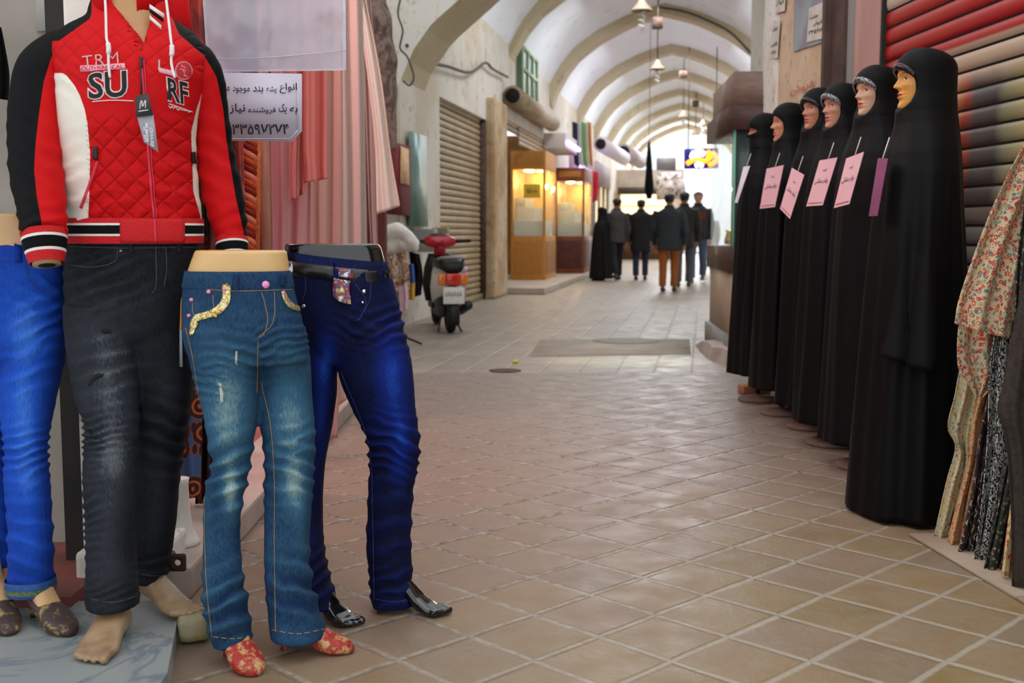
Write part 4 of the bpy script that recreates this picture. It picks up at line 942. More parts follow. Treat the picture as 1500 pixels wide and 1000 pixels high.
CH = mat('chador_black', '#070709', .6, '#050506', 6, spec=.16, bump=.04, bscale=90)
BT = [(0, .088, .142, .106), (.05, .088, .146, .122), (.1, .098, .148, .148), (.16, .118, .150, .172), (.24, .134, .152, .188), (.4, .15, .156, .198), (.7, .165, .175, .208), (1.1, .18, .19, .22), (1.7, .205, .22, .238)]
def chador_mesh(H, hem, seed, niqab=False, flare=1.0, trail=0):
    zc = H - HH - .014; bm = NB(); N_ = 128
    zs = [hem + (zc-.3-hem)*i/60 for i in range(60)] + [zc-.3 + .3*i/30 for i in range(30)] + [zc + (H-zc)*i/70 for i in range(71)]
    rings = []
    for z in zs:
        ring = []; d = zc - z; t = (z-zc)/HH
        for j in range(N_):
            a = 2*PI*j/N_ - PI
            if d > 0:
                f, b, w = interp(BT, d); k = min(1, d/1.2)
                f = f*(1+(flare-1)*k); b *= 1+(flare-1)*k; w *= 1+(flare-1)*k
            else:
                tt = min(.985, max(.3, t)) if t < .3 else min(.985, t)
                f0, b0, w0 = interp(HT, tt); u = sm(0, .35, t)
                if t < .62: _, b0, w0 = interp(HT, .62)
                f, b, w = f0+.012, b0+.034, w0+.018
                if t > .68: s_ = max(0, 1-((t-.68)/.385)**2.0)**.5; q = interp(HT, .68); f, b, w = (q[0]+.012)*s_, (q[1]+.034)*s_, (q[2]+.018)*s_
                q = interp(BT, 0); f, b, w = q[0]+(f-q[0])*u, q[1]+(b-q[1])*u, q[2]+(w-q[2])*u
            x, y = w*math.sin(a), -(f if math.cos(a) > 0 else b)*math.cos(a)
            A = .014*sm(.05, .5, d) + .004*sm(-.1, .1, d)
            fold = math.sin(7*a + seed + 2.2*noise.noise((math.sin(a)*1.3, math.cos(a)*1.3+z*.9, seed))) + .45*math.sin(13*a + 2.3*seed + z*.8)
            s_ = 1 + A/.2*fold*(.55+.45*noise.noise((math.sin(a)*2, math.cos(a)*2, seed+z*.5)))
            x *= s_; y *= s_
            if trail and d > .9: x += trail*(d-.9)*.15*math.sin(a+.5)
            if d < .06:
                # the face opening: there the cloth runs under the face
                if niqab: e = (a/.95)**2 + ((t-.53)/.085)**2
                else: e = (a/(1.12-.12*max(0, .3-t)))**2 + ((t-.36)/.355)**2
                v = 1 - sm(.82, 1.06, e)
                if abs(a) < 1.4 and v > 0:
                    fx, fy = face_pt(a, max(.0, min(1, t))); r = .74
                    x, y = x+(fx*r-x)*v, y+(fy*r-y)*v
                elif niqab and abs(a) < 1.2 and 0 < t < .5:
                    fx, fy = face_pt(a, t); y = min(y, fy-.006)
            ring.append(Vector((x, y, z)))
        rings.append(ring)
    loft(bm, rings); return bm, zc
def glitter(name, a, b):
    s = SH(name); v = s.co(); k = s.sep(s.vor(v, 170, out='Color', rand=.6))[0]; d = s.vor(v, 170, rand=.6)
    zz = s.math('ABSOLUTE', s.math('SINE', s.math('MULTIPLY', s.sep(v)[2], 520)))
    on = s.math('MULTIPLY', s.math('GREATER_THAN', zz, .62), s.math('LESS_THAN', d, .5))
    return s.done(s.mix(on, lin('#0c0c0e'), s.mix(k, lin(a), lin(b))), .3, Metallic=.35)
gl_s, gl_d = glitter('silver_beads', '#f2f2f4', '#9c9ca8'), glitter('dim_beads', '#4a4550', '#221e28')
CHS = [ # X, Y, head px, top py, hem, rz, skin, band, label
 (1.63, 7.4, 1116, 165, .19, -95, '#b9785a', None, 'black chador and face veil showing only the eyes, farthest, by the glass counter'),
 (1.655, 6.85, 1157, 150, .17, -93, '#c98a6c', None, 'black chador mannequin with plain hood and pale face, second from the glass counter'),
 (1.705, 6.36, 1192, 128, .14, -72, '#bd8164', gl_d, 'black chador mannequin with dim beaded brow band, third from the glass counter'),
 (1.685, 5.86, 1228, 121, .13, -76, '#c08a70', gl_s, 'black chador mannequin with pale rosy face, red lips and straight silver beaded band'),
 (1.675, 5.28, 1278, 95, .13, -75, '#d0a284', gl_s, 'black chador mannequin with slanted silver beaded band, second nearest to us'),
 (1.575, 4.42, 1352, 70, .015, -91, '#d99a4c', gl_d, 'nearest and tallest black chador mannequin with amber face, hem on the floor')]
for i, (X_, Y_, hp, tp, hem, rz, skin, band, lab) in enumerate(CHS):
    H = W(hp, tp, Y_).z
    t = thing('chador_mannequin', lab, 'mannequin', (X_, Y_, 0), math.radians(rz), 'black chador mannequins on stands')
    bm, zc = chador_mesh(H, hem, 1.7*i+.6, i == 0, 1.12 if i == 5 else 1.0)
    if i in (1, 3, 4):
        for v in bm.verts: pass
    obj('chador', bm, CH, t, local=True)
    o = obj('head', head_mesh(zc), [mat('head_skin_%s' % 'abcdef'[i], skin, .42, coat=.1), lip, eyew, eyed, brow], t, local=True)
    if band:
        bm = NB(); rows = []
        for dt, off in ((-.03, .0), (-.012, .008), (.085, .008), (.095, .0)):
            row = []
            for j in range(41):
                a = -1.02 + 2.04*j/40; t0 = .36 + .355*math.sqrt(max(0, 1-a*a*.78)) + dt
                s_ = max(0, 1-((t0-.68)/.385)**2.0)**.5 if t0 > .68 else 1; f = interp(HT, min(t0, .68))[0]; w = interp(HT, .65)[2]
                f = (f+.012)*s_ + off; w = (w+.018)*s_ + off
                row.append(Vector((w*math.sin(a), -f*math.cos(a), zc + t0*HH)))
            rows.append(row)
        for r0, r1 in zip(rows, rows[1:]):
            va = [[bm.verts.new(p) for p in r] for r in (r0, r1)]
            for j in range(40): bm.faces.new((va[0][j], va[0][j+1], va[1][j+1], va[1][j]))
        bmesh.ops.remove_doubles(bm, verts=bm.verts, dist=1e-5)
        obj('brow_band', bm, band, t, local=True)
    if i < 5:
        bm = NB(); tube(bm, [Vector((0, 0, .03)), Vector((0, 0, .5))], .014, 12); obj('stand_pole', bm, MATS['black_plastic'], t, local=True)
        bm = NB(); lathe(bm, (0, 0, 0), [(.125, 0), (.13, .012), (.125, .026), (.03, .034), (.02, .05)], 32); obj('stand_base', bm, mat('concrete_disc', '#7d6a60', .9, '#6a5850', 9, bump=.2), t, local=True)
    if i == 5:      # a wide sleeve lying along the near side
        ROOT_bv = bvh_of([o for o in COL.objects if o.parent == t and o.name.startswith('chador')][0])
        bm = NB(); patch(bm, [(1326, 300), (1318, 380), (1308, 460), (1301, 522)], [(1376, 300), (1374, 380), (1369, 460), (1362, 544)], ROOT_bv, 30, 16, (-.014, .035), .006)
        obj('sleeve', bm, CH, t)
# price cards hung on their chests
CARDS = [([(1089, 244), (1098.5, 243), (1080, 297), (1076, 297)], 7.15, .02, 'white', 'white price card seen edge-on, on the chest of the face-veiled chador by the counter'),
 ([(1123, 247), (1148, 241.6), (1135, 303), (1113, 305.5)], 6.8, .03, 'pink', 'pink price card on the second chador from the glass counter, hanging square'),
 ([(1160, 245.5), (1178, 256), (1157, 320.5), (1142.6, 305.5)], 6.26, .03, 'pink', 'small pink price card turned on its corner, hanging lowest among the pale cards'),
 ([(1200.5, 235), (1226.6, 230.5), (1205, 300.4), (1181, 302)], 5.75, .03, 'pink', 'broad pink price card below the rosy face with the straight silver band'),
 ([(1239.5, 232), (1265.6, 222), (1244, 298.6), (1221.5, 304.6)], 5.16, .03, 'pink', 'pink price card with raised right corner on the chador with the slanted silver band'),
 ([(1286, 231.4), (1300, 232), (1284.5, 316), (1272.5, 316.6)], 4.36, .04, 'purple', 'mauve price card seen almost edge-on beside the nearest chador')]
pm = mat('mauve_paper', '#8d4a72', .6, '#7d3f66', 4)
for q, Yc, dy, kind, lab in CARDS:
    ys = (Yc+dy, Yc-dy, Yc-dy-.02, Yc+dy-.02)
    P = [W(a, b, y-(.02 if kind != 'pink' else .12 if Yc == 5.16 else .21)) for (a, b), y in zip(q, ys)]
    c = sum(P, Vector())/4
    t = thing('price_card', lab, 'price card', c, 0, 'price cards on the chadors')
    n = (P[1]-P[0]).cross(P[3]-P[0]).normalized()
    if n.dot(EYEP-c) > 0: n = -n
    bm = NB(); slab4(bm, P, .003, n); obj('card', bm, MATS['pink_paper'] if kind == 'pink' else MATS['white_paper'] if kind == 'white' else pm, t, False)
    bm = NB(); tube(bm, [P[0].lerp(P[1], .5), P[0].lerp(P[1], .5)+Vector((.03, .02, .08))], .002, 6); obj('pin_cord', bm, MATS['white_plastic'], t)
    if kind == 'pink':
        bm = NB(); R_, U_ = P[2]-P[3], P[0]-P[3]; off = -.002 if n.dot(EYEP-c) < 0 else .001
        nn = R_.cross(U_).normalized(); off = .002 if nn.dot(EYEP-c) > 0 else -.002
        lettering(bm, shape_ar('چادر مشکی'), P[3]+R_*.12+U_*.46, R_*.76, U_*.14, .01, off=off); obj('handwriting', bm, MATS['ink'], t)
        bm = NB(); lettering(bm, shape_ar('قیمت'), P[3]+R_*.4+U_*.74, R_*.22, U_*.08, .01, off=off); obj('handwriting', bm, MATS['ink'], t)
        bm = NB()
        a = P[3]+R_*.08+U_*.06; b = P[3]+R_*.92+U_*.06; tube(bm, [a+nn*off, b+nn*off], .0015, 4); obj('card_border', bm, MATS['red_ink'], t)
# brick propping the far stand
o = obj('brick', boxb((1.68, 7.74, .032), (.2, .11, .06), .2, .006), mat('brick_clay', '#a5714e', .9, '#8e5f44', 12, bump=.4)); tag(o, 'loose brown brick on the floor under the farthest chador', 'brick')

# ================================================================ printed fabrics hanging at the right edge
def floral(name, ground, cols, scale=95, thr=.36, leaf='#4c7a5c'):
    s = SH(name); v = s.co(); vn = s.N.new('ShaderNodeMixRGB'); vn.blend_type = 'ADD'; vn.inputs[0].default_value = .012
    s.L.new(v, vn.inputs[1]); nn = s.N.new('ShaderNodeTexNoise'); nn.inputs['Scale'].default_value = 60; s.L.new(v, nn.inputs['Vector']); s.L.new(nn.outputs['Color'], vn.inputs[2])
    d = s.vor(vn.outputs[0], scale); k = s.sep(s.vor(vn.outputs[0], scale, out='Color'))[0]
    fc = s.ramp(k, [(i/len(cols), c) for i, c in enumerate(cols)], True)
    c = s.mix(s.math('LESS_THAN', d, thr), lin(ground), fc)
    d2 = s.vor(s.co(loc=(.3, .2, .1)), scale*1.25); c = s.mix(s.math('LESS_THAN', d2, .2), c, lin(leaf))
    c = s.mix(s.math('LESS_THAN', d, thr*.3), c, lin('#f0e2c0')); return s.done(c, .85)
flo_a = floral('floral_cream', '#d8bd98', ['#c0403c', '#d06a4a', '#8a9a86', '#c24a48', '#5f7f78'], 74, .5)
flo_b = floral('floral_blue', '#cbbd9a', ['#7f93a0', '#c9a04a', '#a8b0a8', '#8a6a5c', '#cf8a4a'], 70, .42)
flo_c = floral('floral_green', '#2a2c26', ['#5d6350', '#6f6a58', '#3c4038', '#80785f'], 60, .4, '#1b1e1a')
s = SH('leaf_print'); v_ = s.co(); w_ = s.N.new('ShaderNodeTexWave'); w_.inputs['Scale'].default_value = 22; w_.inputs['Distortion'].default_value = 14; w_.inputs['Detail'].default_value = 3; w_.inputs['Detail Scale'].default_value = 2.2; s.L.new(v_, w_.inputs[0])
leaf = s.done(s.ramp(w_.outputs['Fac'], [(.3, '#16171c'), (.5, '#50525a'), (.7, '#c9c6c0')]), .85)
s = SH('swirl_print'); v_ = s.co(); w_ = s.N.new('ShaderNodeTexWave'); w_.inputs['Scale'].default_value = 16; w_.inputs['Distortion'].default_value = 12; w_.inputs['Detail'].default_value = 2; w_.inputs['Detail Scale'].default_value = 1.4; s.L.new(v_, w_.inputs[0])
swirl = s.done(s.ramp(w_.outputs['Fac'], [(.8, '#2a1b19'), (.93, '#3d2a26'), (.97, '#b0a090')]), .85)
def cloth_px(name, L_, R_, Y, m, folds=3, amp=.02, nu=20, nv=60, th=.0025, dY=0.0, seed=0, parent=None, rev=False):
    a = spline([Vector((p[0], p[1], 0)) for p in L_], nv); b = spline([Vector((p[0], p[1], 0)) for p in R_], nv)
    bm = NB(); g = []
    for i in range(nv+1):
        row = []
        for j in range(nu+1):
            u = j/nu; q = a[i].lerp(b[i], u); ph = folds*2*PI*u + seed + .8*noise.noise((i*.05, seed, u))
            y = Y + dY*u + amp*math.sin(ph) + .4*amp*math.sin(2.3*ph+1)
            row.append(bm.verts.new(W(q.x, q.y, y)))
        g.append(row)
    for i in range(nv):
        for j in range(nu): bm.faces.new((g[i][j], g[i][j+1], g[i+1][j+1], g[i+1][j]))
    bmesh.ops.recalc_face_normals(bm, faces=bm.faces)
    bmesh.ops.solidify(bm, geom=bm.faces[:], thickness=th)
    return obj(name, bm, m, parent)
FB = [
 ('printed_fabric', [(1496, 240), (1466, 370), (1412, 520), (1398, 580), (1388, 625), (1399, 655), (1386, 705), (1367, 790)], [(1520, 240), (1490, 380), (1452, 520), (1440, 580), (1428, 640), (1424, 690), (1412, 745), (1398, 795)], 4.02, flo_b, 'pale blue and yellow flowered fabric hanging to the mat beside the nearest chador'),
 ('printed_fabric', [(1498, 230), (1476, 380), (1446, 540), (1424, 610), (1416, 680), (1398, 750), (1386, 798)], [(1524, 230), (1500, 380), (1470, 540), (1452, 620), (1436, 700), (1420, 800)], 3.93, floral('floral_peach', '#c9a070', ['#b8483c', '#c97a4a', '#8a7a5c', '#b2503c'], 66, .42), 'peach flowered fabric strip hanging between the pale flowered and dark swirled cloths'),
 ('printed_fabric', [(1502, 225), (1482, 390), (1452, 560), (1434, 640), (1424, 720), (1404, 808)], [(1530, 225), (1510, 390), (1480, 560), (1462, 640), (1448, 720), (1434, 814)], 3.84, swirl, 'dark brown fabric with thin pale swirls hanging near the mat'),
 ('printed_fabric', [(1506, 215), (1484, 370), (1462, 470), (1450, 530), (1446, 640), (1438, 730), (1426, 820)], [(1540, 215), (1520, 370), (1492, 460), (1490, 560), (1488, 680), (1470, 760), (1456, 826)], 3.74, leaf, 'black and white leaf patterned fabric hanging at the right'),
 ('printed_fabric', [(1512, 205), (1500, 300), (1490, 380), (1484, 520), (1480, 640), (1462, 740), (1441, 832)], [(1545, 205), (1535, 300), (1525, 380), (1512, 520), (1508, 640), (1496, 740), (1480, 840)], 3.62, flo_c, 'dark olive fabric with small flowers hanging behind the brown cloth'),
 ('printed_fabric', [(1482, 730), (1474, 790), (1468, 842)], [(1512, 730), (1504, 790), (1496, 850)], 3.52, floral('floral_red_cream', '#dcc28c', ['#c23c34', '#d8563e', '#8c9a60', '#c8443a'], 52, .4), 'narrow cream fabric with red flowers low beneath the brown cloth'),
 ('printed_fabric', [(1406, 462), (1402, 500), (1404, 540), (1418, 562), (1428, 580)], [(1488, 440), (1482, 480), (1476, 520), (1462, 556), (1440, 582)], 3.84, flo_a, 'lower layer of cream flowered fabric with a pointed end'),
 ('printed_fabric', [(1506, 200), (1478, 252), (1450, 312), (1424, 380), (1404, 440), (1398, 474)], [(1560, 200), (1540, 260), (1520, 330), (1500, 400), (1488, 450), (1478, 496)], 3.72, flo_a, 'cream fabric with red and green flowers spread across the top of the rack'),
 ('brown_cloth', [(1536, 190), (1520, 300), (1506, 380), (1486, 470), (1470, 560), (1461, 602), (1472, 640), (1480, 740), (1482, 858)], [(1590, 190), (1570, 300), (1560, 380), (1550, 500), (1545, 600), (1545, 700), (1540, 780), (1535, 865)], 3.42, mat('dark_brown_cloth', '#2a221e', .85, '#3a302a', 60), 'plain dark brown cloth cut by the right edge of the view'),
]
for k, (nm, L_, R_, Y, m, lab) in enumerate(FB):
    tag(cloth_px(nm, L_, R_, Y, m, 2.2, .016, 22, 60, seed=k*1.7), lab, 'fabric', 'fabrics on the right-hand rack')
# cloth rack carrying them: a rail beyond the edge of the view, with a post
t = thing('fabric_rack', 'steel rack rail from which the printed fabrics hang at the right edge', 'rack', (1.9, 3.5, 0))
bm = NB(); tube(bm, [(1.76, 3.2, 1.44), (1.76, 3.8, 1.44)], .014, 10); obj('rail', bm, MATS['steel'], t)
for p in ((1.93, 3.25, 0), (1.93, 3.75, 0)):
    bm = NB(); tube(bm, [p, (p[0], p[1], 1.44), (p[0]-.17, p[1], 1.44)], .014, 10); obj('post', bm, MATS['steel'], t)
# beige mats
a, b = G(1332, 786), G(1500, 886)
mt = mat('beige_mat', '#aa9a86', .9, '#9e8d78', 5, bump=.15, bscale=80)
bm = NB(); c = a.lerp(b, .93); q = [a, c, c+Vector((.65, .03, 0)), a+Vector((.65, .03, 0))]; slab4(bm, [p+Vector((0, 0, .001)) for p in q], .012, Vector((0, 0, 1))); tag(obj('floor_mat', bm, mt), 'beige floor mat under the hanging fabrics, the longer farther one', 'mat')
bm = NB(); c2 = a.lerp(b, .945); d = a.lerp(b, 1.9); q = [c2, d, d+Vector((.65, .03, 0)), c2+Vector((.65, .03, 0))]; slab4(bm, [p+Vector((0, 0, .001)) for p in q], .012, Vector((0, 0, 1))); tag(obj('floor_mat', bm, mt), 'beige floor mat at the bottom right corner, mostly outside the view', 'mat')
# posters and bills on the pillar
def bill(name, q, lab, m, marks, cat='poster', group=None):
    pts = [Vector((RX(y)-.028, y, W(px, py, y).z)) for px, py, y in q]
    t = thing(name, lab, cat, sum(pts, Vector())/4, 0, group)
    bm = NB(); slab4(bm, pts, .002, Vector((-1, 0, 0))); obj('sheet', bm, m, t, False)
    R_, U_ = pts[1]-pts[0], pts[3]-pts[0]       # pts: lower-left, lower-right, upper-right, upper-left
    if marks:
        bm = NB()
        for w, x, y, ww, hh in marks: lettering(bm, w, pts[0]+R_*x+U_*y, R_*ww, U_*hh, .012, off=0)
        for v in bm.verts: v.co.x -= .004
        obj('print', bm, MATS['ink'], t)
def wy(px):     # depth of the pillar face under a given column of the photograph
    u = (px-750)/F*.998; return 2.41/(u+.076)
ar = shape_ar
bill('poster', [(1154, 76, wy(1154)), (1201, 60, wy(1201)), (1201, -40, wy(1201)), (1154, -40, wy(1154))], 'faded blue-grey poster on the right pillar, cut by the top edge', mat('poster_blue', '#9aa4a4', .7, '#8a8490', 5), [])
pts_y = (wy(1175)-.0, wy(1200))
def bill2(name, q, lab, marks):
    pts = [Vector((RX(wy(px))-.034, wy(px), W(px, py, wy(px)).z)) for px, py in q]
    t = thing(name, lab, 'notice', sum(pts, Vector())/4, 0, 'paper notices on the pillar')
    bm = NB(); slab4(bm, pts, .002, Vector((-1, 0, 0))); obj('sheet', bm, mat('bill_paper', '#d5ccc2', .8, '#c6bbb0', 8), t, False)
    R_, U_ = pts[1]-pts[0], pts[3]-pts[0]; 
    for w, x, y, ww, hh in marks:
        bm = NB(); lettering(bm, w, pts[0]+R_*x+U_*y+Vector((-.004, 0, 0)), R_*ww, U_*hh, .012, off=0); obj('print', bm, MATS['ink'], t)
bill2('notice', [(1175, 62), (1199, 56), (1199, 2), (1177, 12)], 'white handwritten notice stuck over the blue poster', [(ar('جهت'), .1, .62, .5, .14), (ar('فروش'), .35, .42, .5, .14), ('۳۳۵۹۷', .1, .2, .8, .13)])
bill2('notice', [(1200, 92), (1206, 90), (1206, 14), (1200, 16)], 'narrow torn white strip at the right edge of the pillar', [('۲۷', .2, .2, .6, .1), ('۵۹', .2, .6, .6, .1)])
bill2('notice', [(1122, 86), (1133, 85), (1136, 30), (1126, 30)], 'long narrow white notice on the peeling whitewash', [(ar('تلفن'), .1, .3, .8, .14), (ar('فروش'), .1, .7, .6, .16), ('۲۷۴', .2, .1, .6, .1)])
bill2('notice', [(1128, 20), (1142, 16), (1144, -30), (1129, -30)], 'white notice at the very top of the peeling whitewash', [(ar('نیاز'), .1, .2, .8, .2), ('۳۳', .2, .6, .6, .2)])
bm = NB(); R_ = W(1186, 128, wy(1186)) - W(1152, 142, wy(1152)); o_ = W(1152, 142, wy(1152)); o_.x = RX(wy(1152))-.03
lettering(bm, ar('فروش'), o_, Vector((R_.x, R_.y, 0)), Vector((0, 0, .06)), .01, off=0)
for v in bm.verts: v.co.x -= .004
tag(obj('red_stencil', bm, MATS['red_ink']), 'faint red stencilled writing low on the pillar', 'writing')
# ================================================================ cloths, sheets and small things at the left shop
def sheer(name, c, al, rough=.8):
    m = mat(name, c, rough, spec=.2); b = m.node_tree.nodes['Principled BSDF']; b.inputs['Alpha'].default_value = al
    b.inputs['Subsurface Weight'].default_value = 0; return m
vel = SH('red_velvet'); v_ = vel.co(); k_ = vel.noise(v_, 5, 5, .6, 1.5)
vel = vel.done(vel.ramp(k_, [(.34, '#2a0a08'), (.45, '#8a1a12'), (.54, '#c0341c'), (.66, '#d8552c')]), .4, Sheen_Weight=.3)
dk = SH('dark_brocade'); v_ = dk.co(); k_ = dk.noise(v_, 14, 5, .6, 1.2)
dk = dk.done(dk.ramp(k_, [(.4, '#140a0a'), (.52, '#3c1412'), (.6, '#7a261e'), (.68, '#2a1412')]), .55)
def hang(nm, L_, R_, Y, m, lab, folds=3, amp=.02, dY=0, nu=24, seed=0, cat='fabric', group=None, th=.002): return tag(cloth_px(nm, L_, R_, Y, m, folds, amp, nu, 60, th, dY, seed), lab, cat, group)
hang('velvet_curtain', [(205, -230), (215, 100), (230, 300), (238, 480), (240, 640)], [(345, -230), (352, 100), (358, 300), (352, 480), (345, 640)], 4.25, vel, 'shimmering dark red velvet cloth hanging behind the red jacket', 5, .03)
hang('brocade_cloth', [(270, 150), (276, 300), (282, 480), (286, 738)], [(330, 150), (334, 300), (330, 480), (318, 735)], 4.12, dk, 'black and maroon brocade hanging inside the shop behind the jacket sleeve', 3, .02)
ps = SH('paisley_print'); v_ = ps.co(); d_ = ps.vor(v_, 11, rand=.8); k_ = ps.math('SINE', ps.math('MULTIPLY', d_, 26))
ps = ps.done(ps.mix(ps.math('GREATER_THAN', d_, .52), ps.ramp(k_, [(.2, '#3a1a14'), (.45, '#b4512c'), (.7, '#8c3420'), (.9, '#c8683a')]), lin('#3f5f8e')), .8)
hang('paisley_cloth', [(258, 520), (257, 620), (261, 733)], [(296, 520), (296, 620), (293, 727)], 4.02, ps, 'blue and orange paisley cloth hanging low between the black and the faded jeans', 1.2, .012)
# braided rope trim
t = thing('braided_trim', 'thick orange and red braided rope trim hanging down beside the jacket sleeve', 'trim', W(366, 300, 4.32))
for k in range(3):
    pts = []
    for i in range(161):
        y = 120 + 330*i/160; c = W(366 - (y-200)*.02, y, 4.32); a = i*.42 + 2*PI*k/3
        pts.append(c + Vector((.02*math.cos(a), .02*math.sin(a), 0)))
    bm = NB(); tube(bm, pts, .013, 8); obj('strand', bm, mat('strand_%s' % 'abc'[k], ('#c8441c', '#e07a5a', '#8a1c12')[k], .6, bump=.3, bscale=150), t)
for x, w in ((354, .012), (379, .012)):
    bm = NB(); tube(bm, [W(x, 120, 4.33), W(x-4, 460, 4.33)], w, 10); obj('edging', bm, mat('edging_orange', '#b8481e', .6, '#d8743c', 90), t)
bm = NB(); a, b = W(391, -60, 4.55), W(390, 700, 4.55); box(bm, ((a.x+b.x)/2, 4.55, (a.z+b.z)/2), (.034, .05, a.z-b.z)); tag(obj('door_post', bm, mat('post_wood', '#b3806a', .7, '#9c6a58', 6, stretch=(8, 8, 1))), 'slim rosy wooden post standing on the shop threshold before the pink veils', 'post')
# sheer veils on a line
VG = 'sheer veils hanging at the shop front'
V = [
 ([(396, -60), (397, 200), (396, 450), (394, 692)], [(452, -60), (456, 200), (452, 450), (446, 692)], 4.75, sheer('chiffon_rose', '#dba0a2', .93), 'rose pink veil hanging full length next to the wooden post', 2.4),
 ([(426, -60), (425, 180), (424, 296)], [(452, -60), (450, 180), (446, 283)], 4.6, sheer('chiffon_coral', '#e08f88', .95), 'short coral veil end folded over the rose pink veil', 1.5),
 ([(444, -60), (443, 160), (446, 268)], [(480, -60), (479, 160), (479, 262)], 4.56, sheer('chiffon_salmon', '#e4877e', .95), 'short salmon veil end beside the paper sign, hanging highest', 1.4),
 ([(446, -60), (448, 250), (446, 480), (442, 660)], [(500, -60), (502, 250), (500, 480), (494, 640)], 5.5, sheer('chiffon_peach', '#cda398', .93), 'dusty peach veil between the rose and the taupe veils', 2.4),
 ([(476, -60), (482, 250), (486, 480), (488, 600)], [(530, -60), (536, 250), (540, 480), (542, 560)], 6.4, sheer('chiffon_taupe', '#b8a59e', .95), 'taupe grey veil hanging behind the navy jeans', 2.4),
 ([(520, -60), (532, 100), (540, 300), (545, 400), (546, 545)], [(540, -60), (550, 100), (553, 300), (554, 400), (553, 540)], 7.2, sheer('chiffon_mauve', '#b39c96', .95), 'narrow greyish mauve veil, last of the full-length veils', 1.3),
 ([(516, -20), (534, 80), (548, 200), (552, 314)], [(526, -20), (556, 100), (572, 220), (586, 302)], 7.0, sheer('chiffon_ivory', '#dbcec2', .97), 'ivory veil with a slanting pointed hem flaring out over the alley', 1.2),
]
for k, (L_, R_, Y, m, lab, fo) in enumerate(V):
    yt = 339 - 1.63*F/Y; L_ = [(L_[0][0], yt)] + L_[1 if L_[0][1] < 0 else 0:]; R_ = [(R_[0][0], yt)] + R_[1 if R_[0][1] < 0 else 0:]
    hang('veil', L_, R_, Y, m, lab, fo, .022, 0, 24, k*1.3, 'veil', VG)
t = thing('hanging_rail', 'thin rail above the shop front carrying the veils, out of the view', 'rail', (-.98, 5.5, 2.76)); bm = NB(); tube(bm, [(-.98, 3.6, 2.76), (-.98, 7.3, 2.76)], .012, 8); obj('rail', bm, MATS['steel'], t)
# patterned scarf rolled and hanging from above
sc_m = SH('carved_pattern'); v_ = sc_m.co(scale=(1, 1, .6)); k_ = sc_m.noise(v_, 9, 5, .6, 2); sc_m.bump(k_, .6, .02)
sc_m = sc_m.done(sc_m.ramp(k_, [(.38, '#4a3a32'), (.5, '#6e5e54'), (.6, '#85746a'), (.7, '#4d3c34')]), .85)
Q = spline([W(520, -160, 8.72), W(540, -30, 8.72), W(552, 40, 8.72), W(562, 110, 8.72), W(567, 165, 8.72), W(574, 220, 8.72)], 40)
bm = NB(); tube(bm, Q, [(.115 if i < 20 else .115-.075*((i-20)/20)**1.2)*(1+.14*noise.noise((i*.3, 1, 2))) for i in range(41)], 20); o = obj('rolled_scarf', bm, sc_m); tag(o, 'long greyish brown patterned scarf twisted and hanging from above beside the ivory veil', 'scarf')
# plastic sheet and paper sign
pl = mat('milky_plastic', '#dedee6', .12, '#d2d2e2', 3, spec=.6, coat=.4); pb_ = pl.node_tree.nodes['Principled BSDF']; pb_.inputs['Alpha'].default_value = .8
bm = NB(); g = []
for i in range(41):
    row = []
    for j in range(41):
        u, v = j/40, i/40; q = Vector((293, -60, 0)).lerp(Vector((506, -60, 0)), u).lerp(Vector((304, 106, 0)).lerp(Vector((507, 103, 0)), u), v)
        row.append(bm.verts.new(W(q.x, q.y, 3.72 + .02*noise.noise((u*3, v*3, 5)) + .008*noise.noise((u*9, v*5, 2)))))
    g.append(row)
for i in range(40):
    for j in range(40): bm.faces.new((g[i][j], g[i][j+1], g[i+1][j+1], g[i+1][j]))
bmesh.ops.solidify(bm, geom=bm.faces[:], thickness=.003)
t = thing('plastic_sheet', 'milky clear plastic sheet hanging above the paper sign', 'plastic sheet', W(400, 20, 3.72)); obj('sheet', bm, pl, t)
bm = NB(); trace_pts = [W(304, 88, 3.70), W(400, 84, 3.70), W(507, 74, 3.70)]; tube(bm, trace_pts, .002, 6); obj('sealed_fold', bm, pl, t)
for x in (305, 490):
    bm = NB(); a = W(x, -58, 3.72); tube(bm, [a, Vector((-.98, 3.72, 2.76))], .002, 6); obj('hanging_string', bm, MATS['white_plastic'], t)
t = thing('paper_sign', 'white paper sign with black Persian writing and a telephone number in clear plastic', 'sign', W(390, 160, 3.72))
P = [W(320, 206, 3.70), W(428, 207, 3.70), W(442, 192, 3.70), W(442, 108, 3.70), W(322, 106, 3.70)]
bm = NB(); a_ = [bm.verts.new(p) for p in P]; b_ = [bm.verts.new(p+Vector((0, .004, 0))) for p in P]; bm.faces.new(a_); bm.faces.new(b_[::-1])
for i in range(5): bm.faces.new((a_[i], a_[(i+1) % 5], b_[(i+1) % 5], b_[i]))
obj('sheet', bm, mat('sign_paper', '#d6cfe0', .5, '#cdc4d8', 3), t)
def sign_line(txt, x0, x1, yb, yt, bold):
    bm = NB(); o_ = W(x0, yb, 3.695); lettering(bm, txt, o_, W(x1, yb, 3.695)-o_, W(x0, yt, 3.695)-o_, bold, off=.0); return obj('writing', bm, MATS['ink'], t)
def sign_words(text, xr, width_px, yb, yt, bold=.012, gap=4.5):      # right-to-left, each word a piece of its own
    ws = text.split(' '); lens = [max(1.2, len(w)) for w in ws]; x = xr; tot = sum(lens)
    for w, l in zip(ws, lens):
        wd = (width_px - gap*(len(ws)-1))*l/tot
        up = yt - (3.5 if any(c in 'کلاطگ' for c in w) else -1.5); dn = yb + (3 if any(c in 'یجعرزپبو' for c in w) else 0)
        sign_line(shape_ar(w), x-wd, x, dn, up, bold); x -= wd+gap
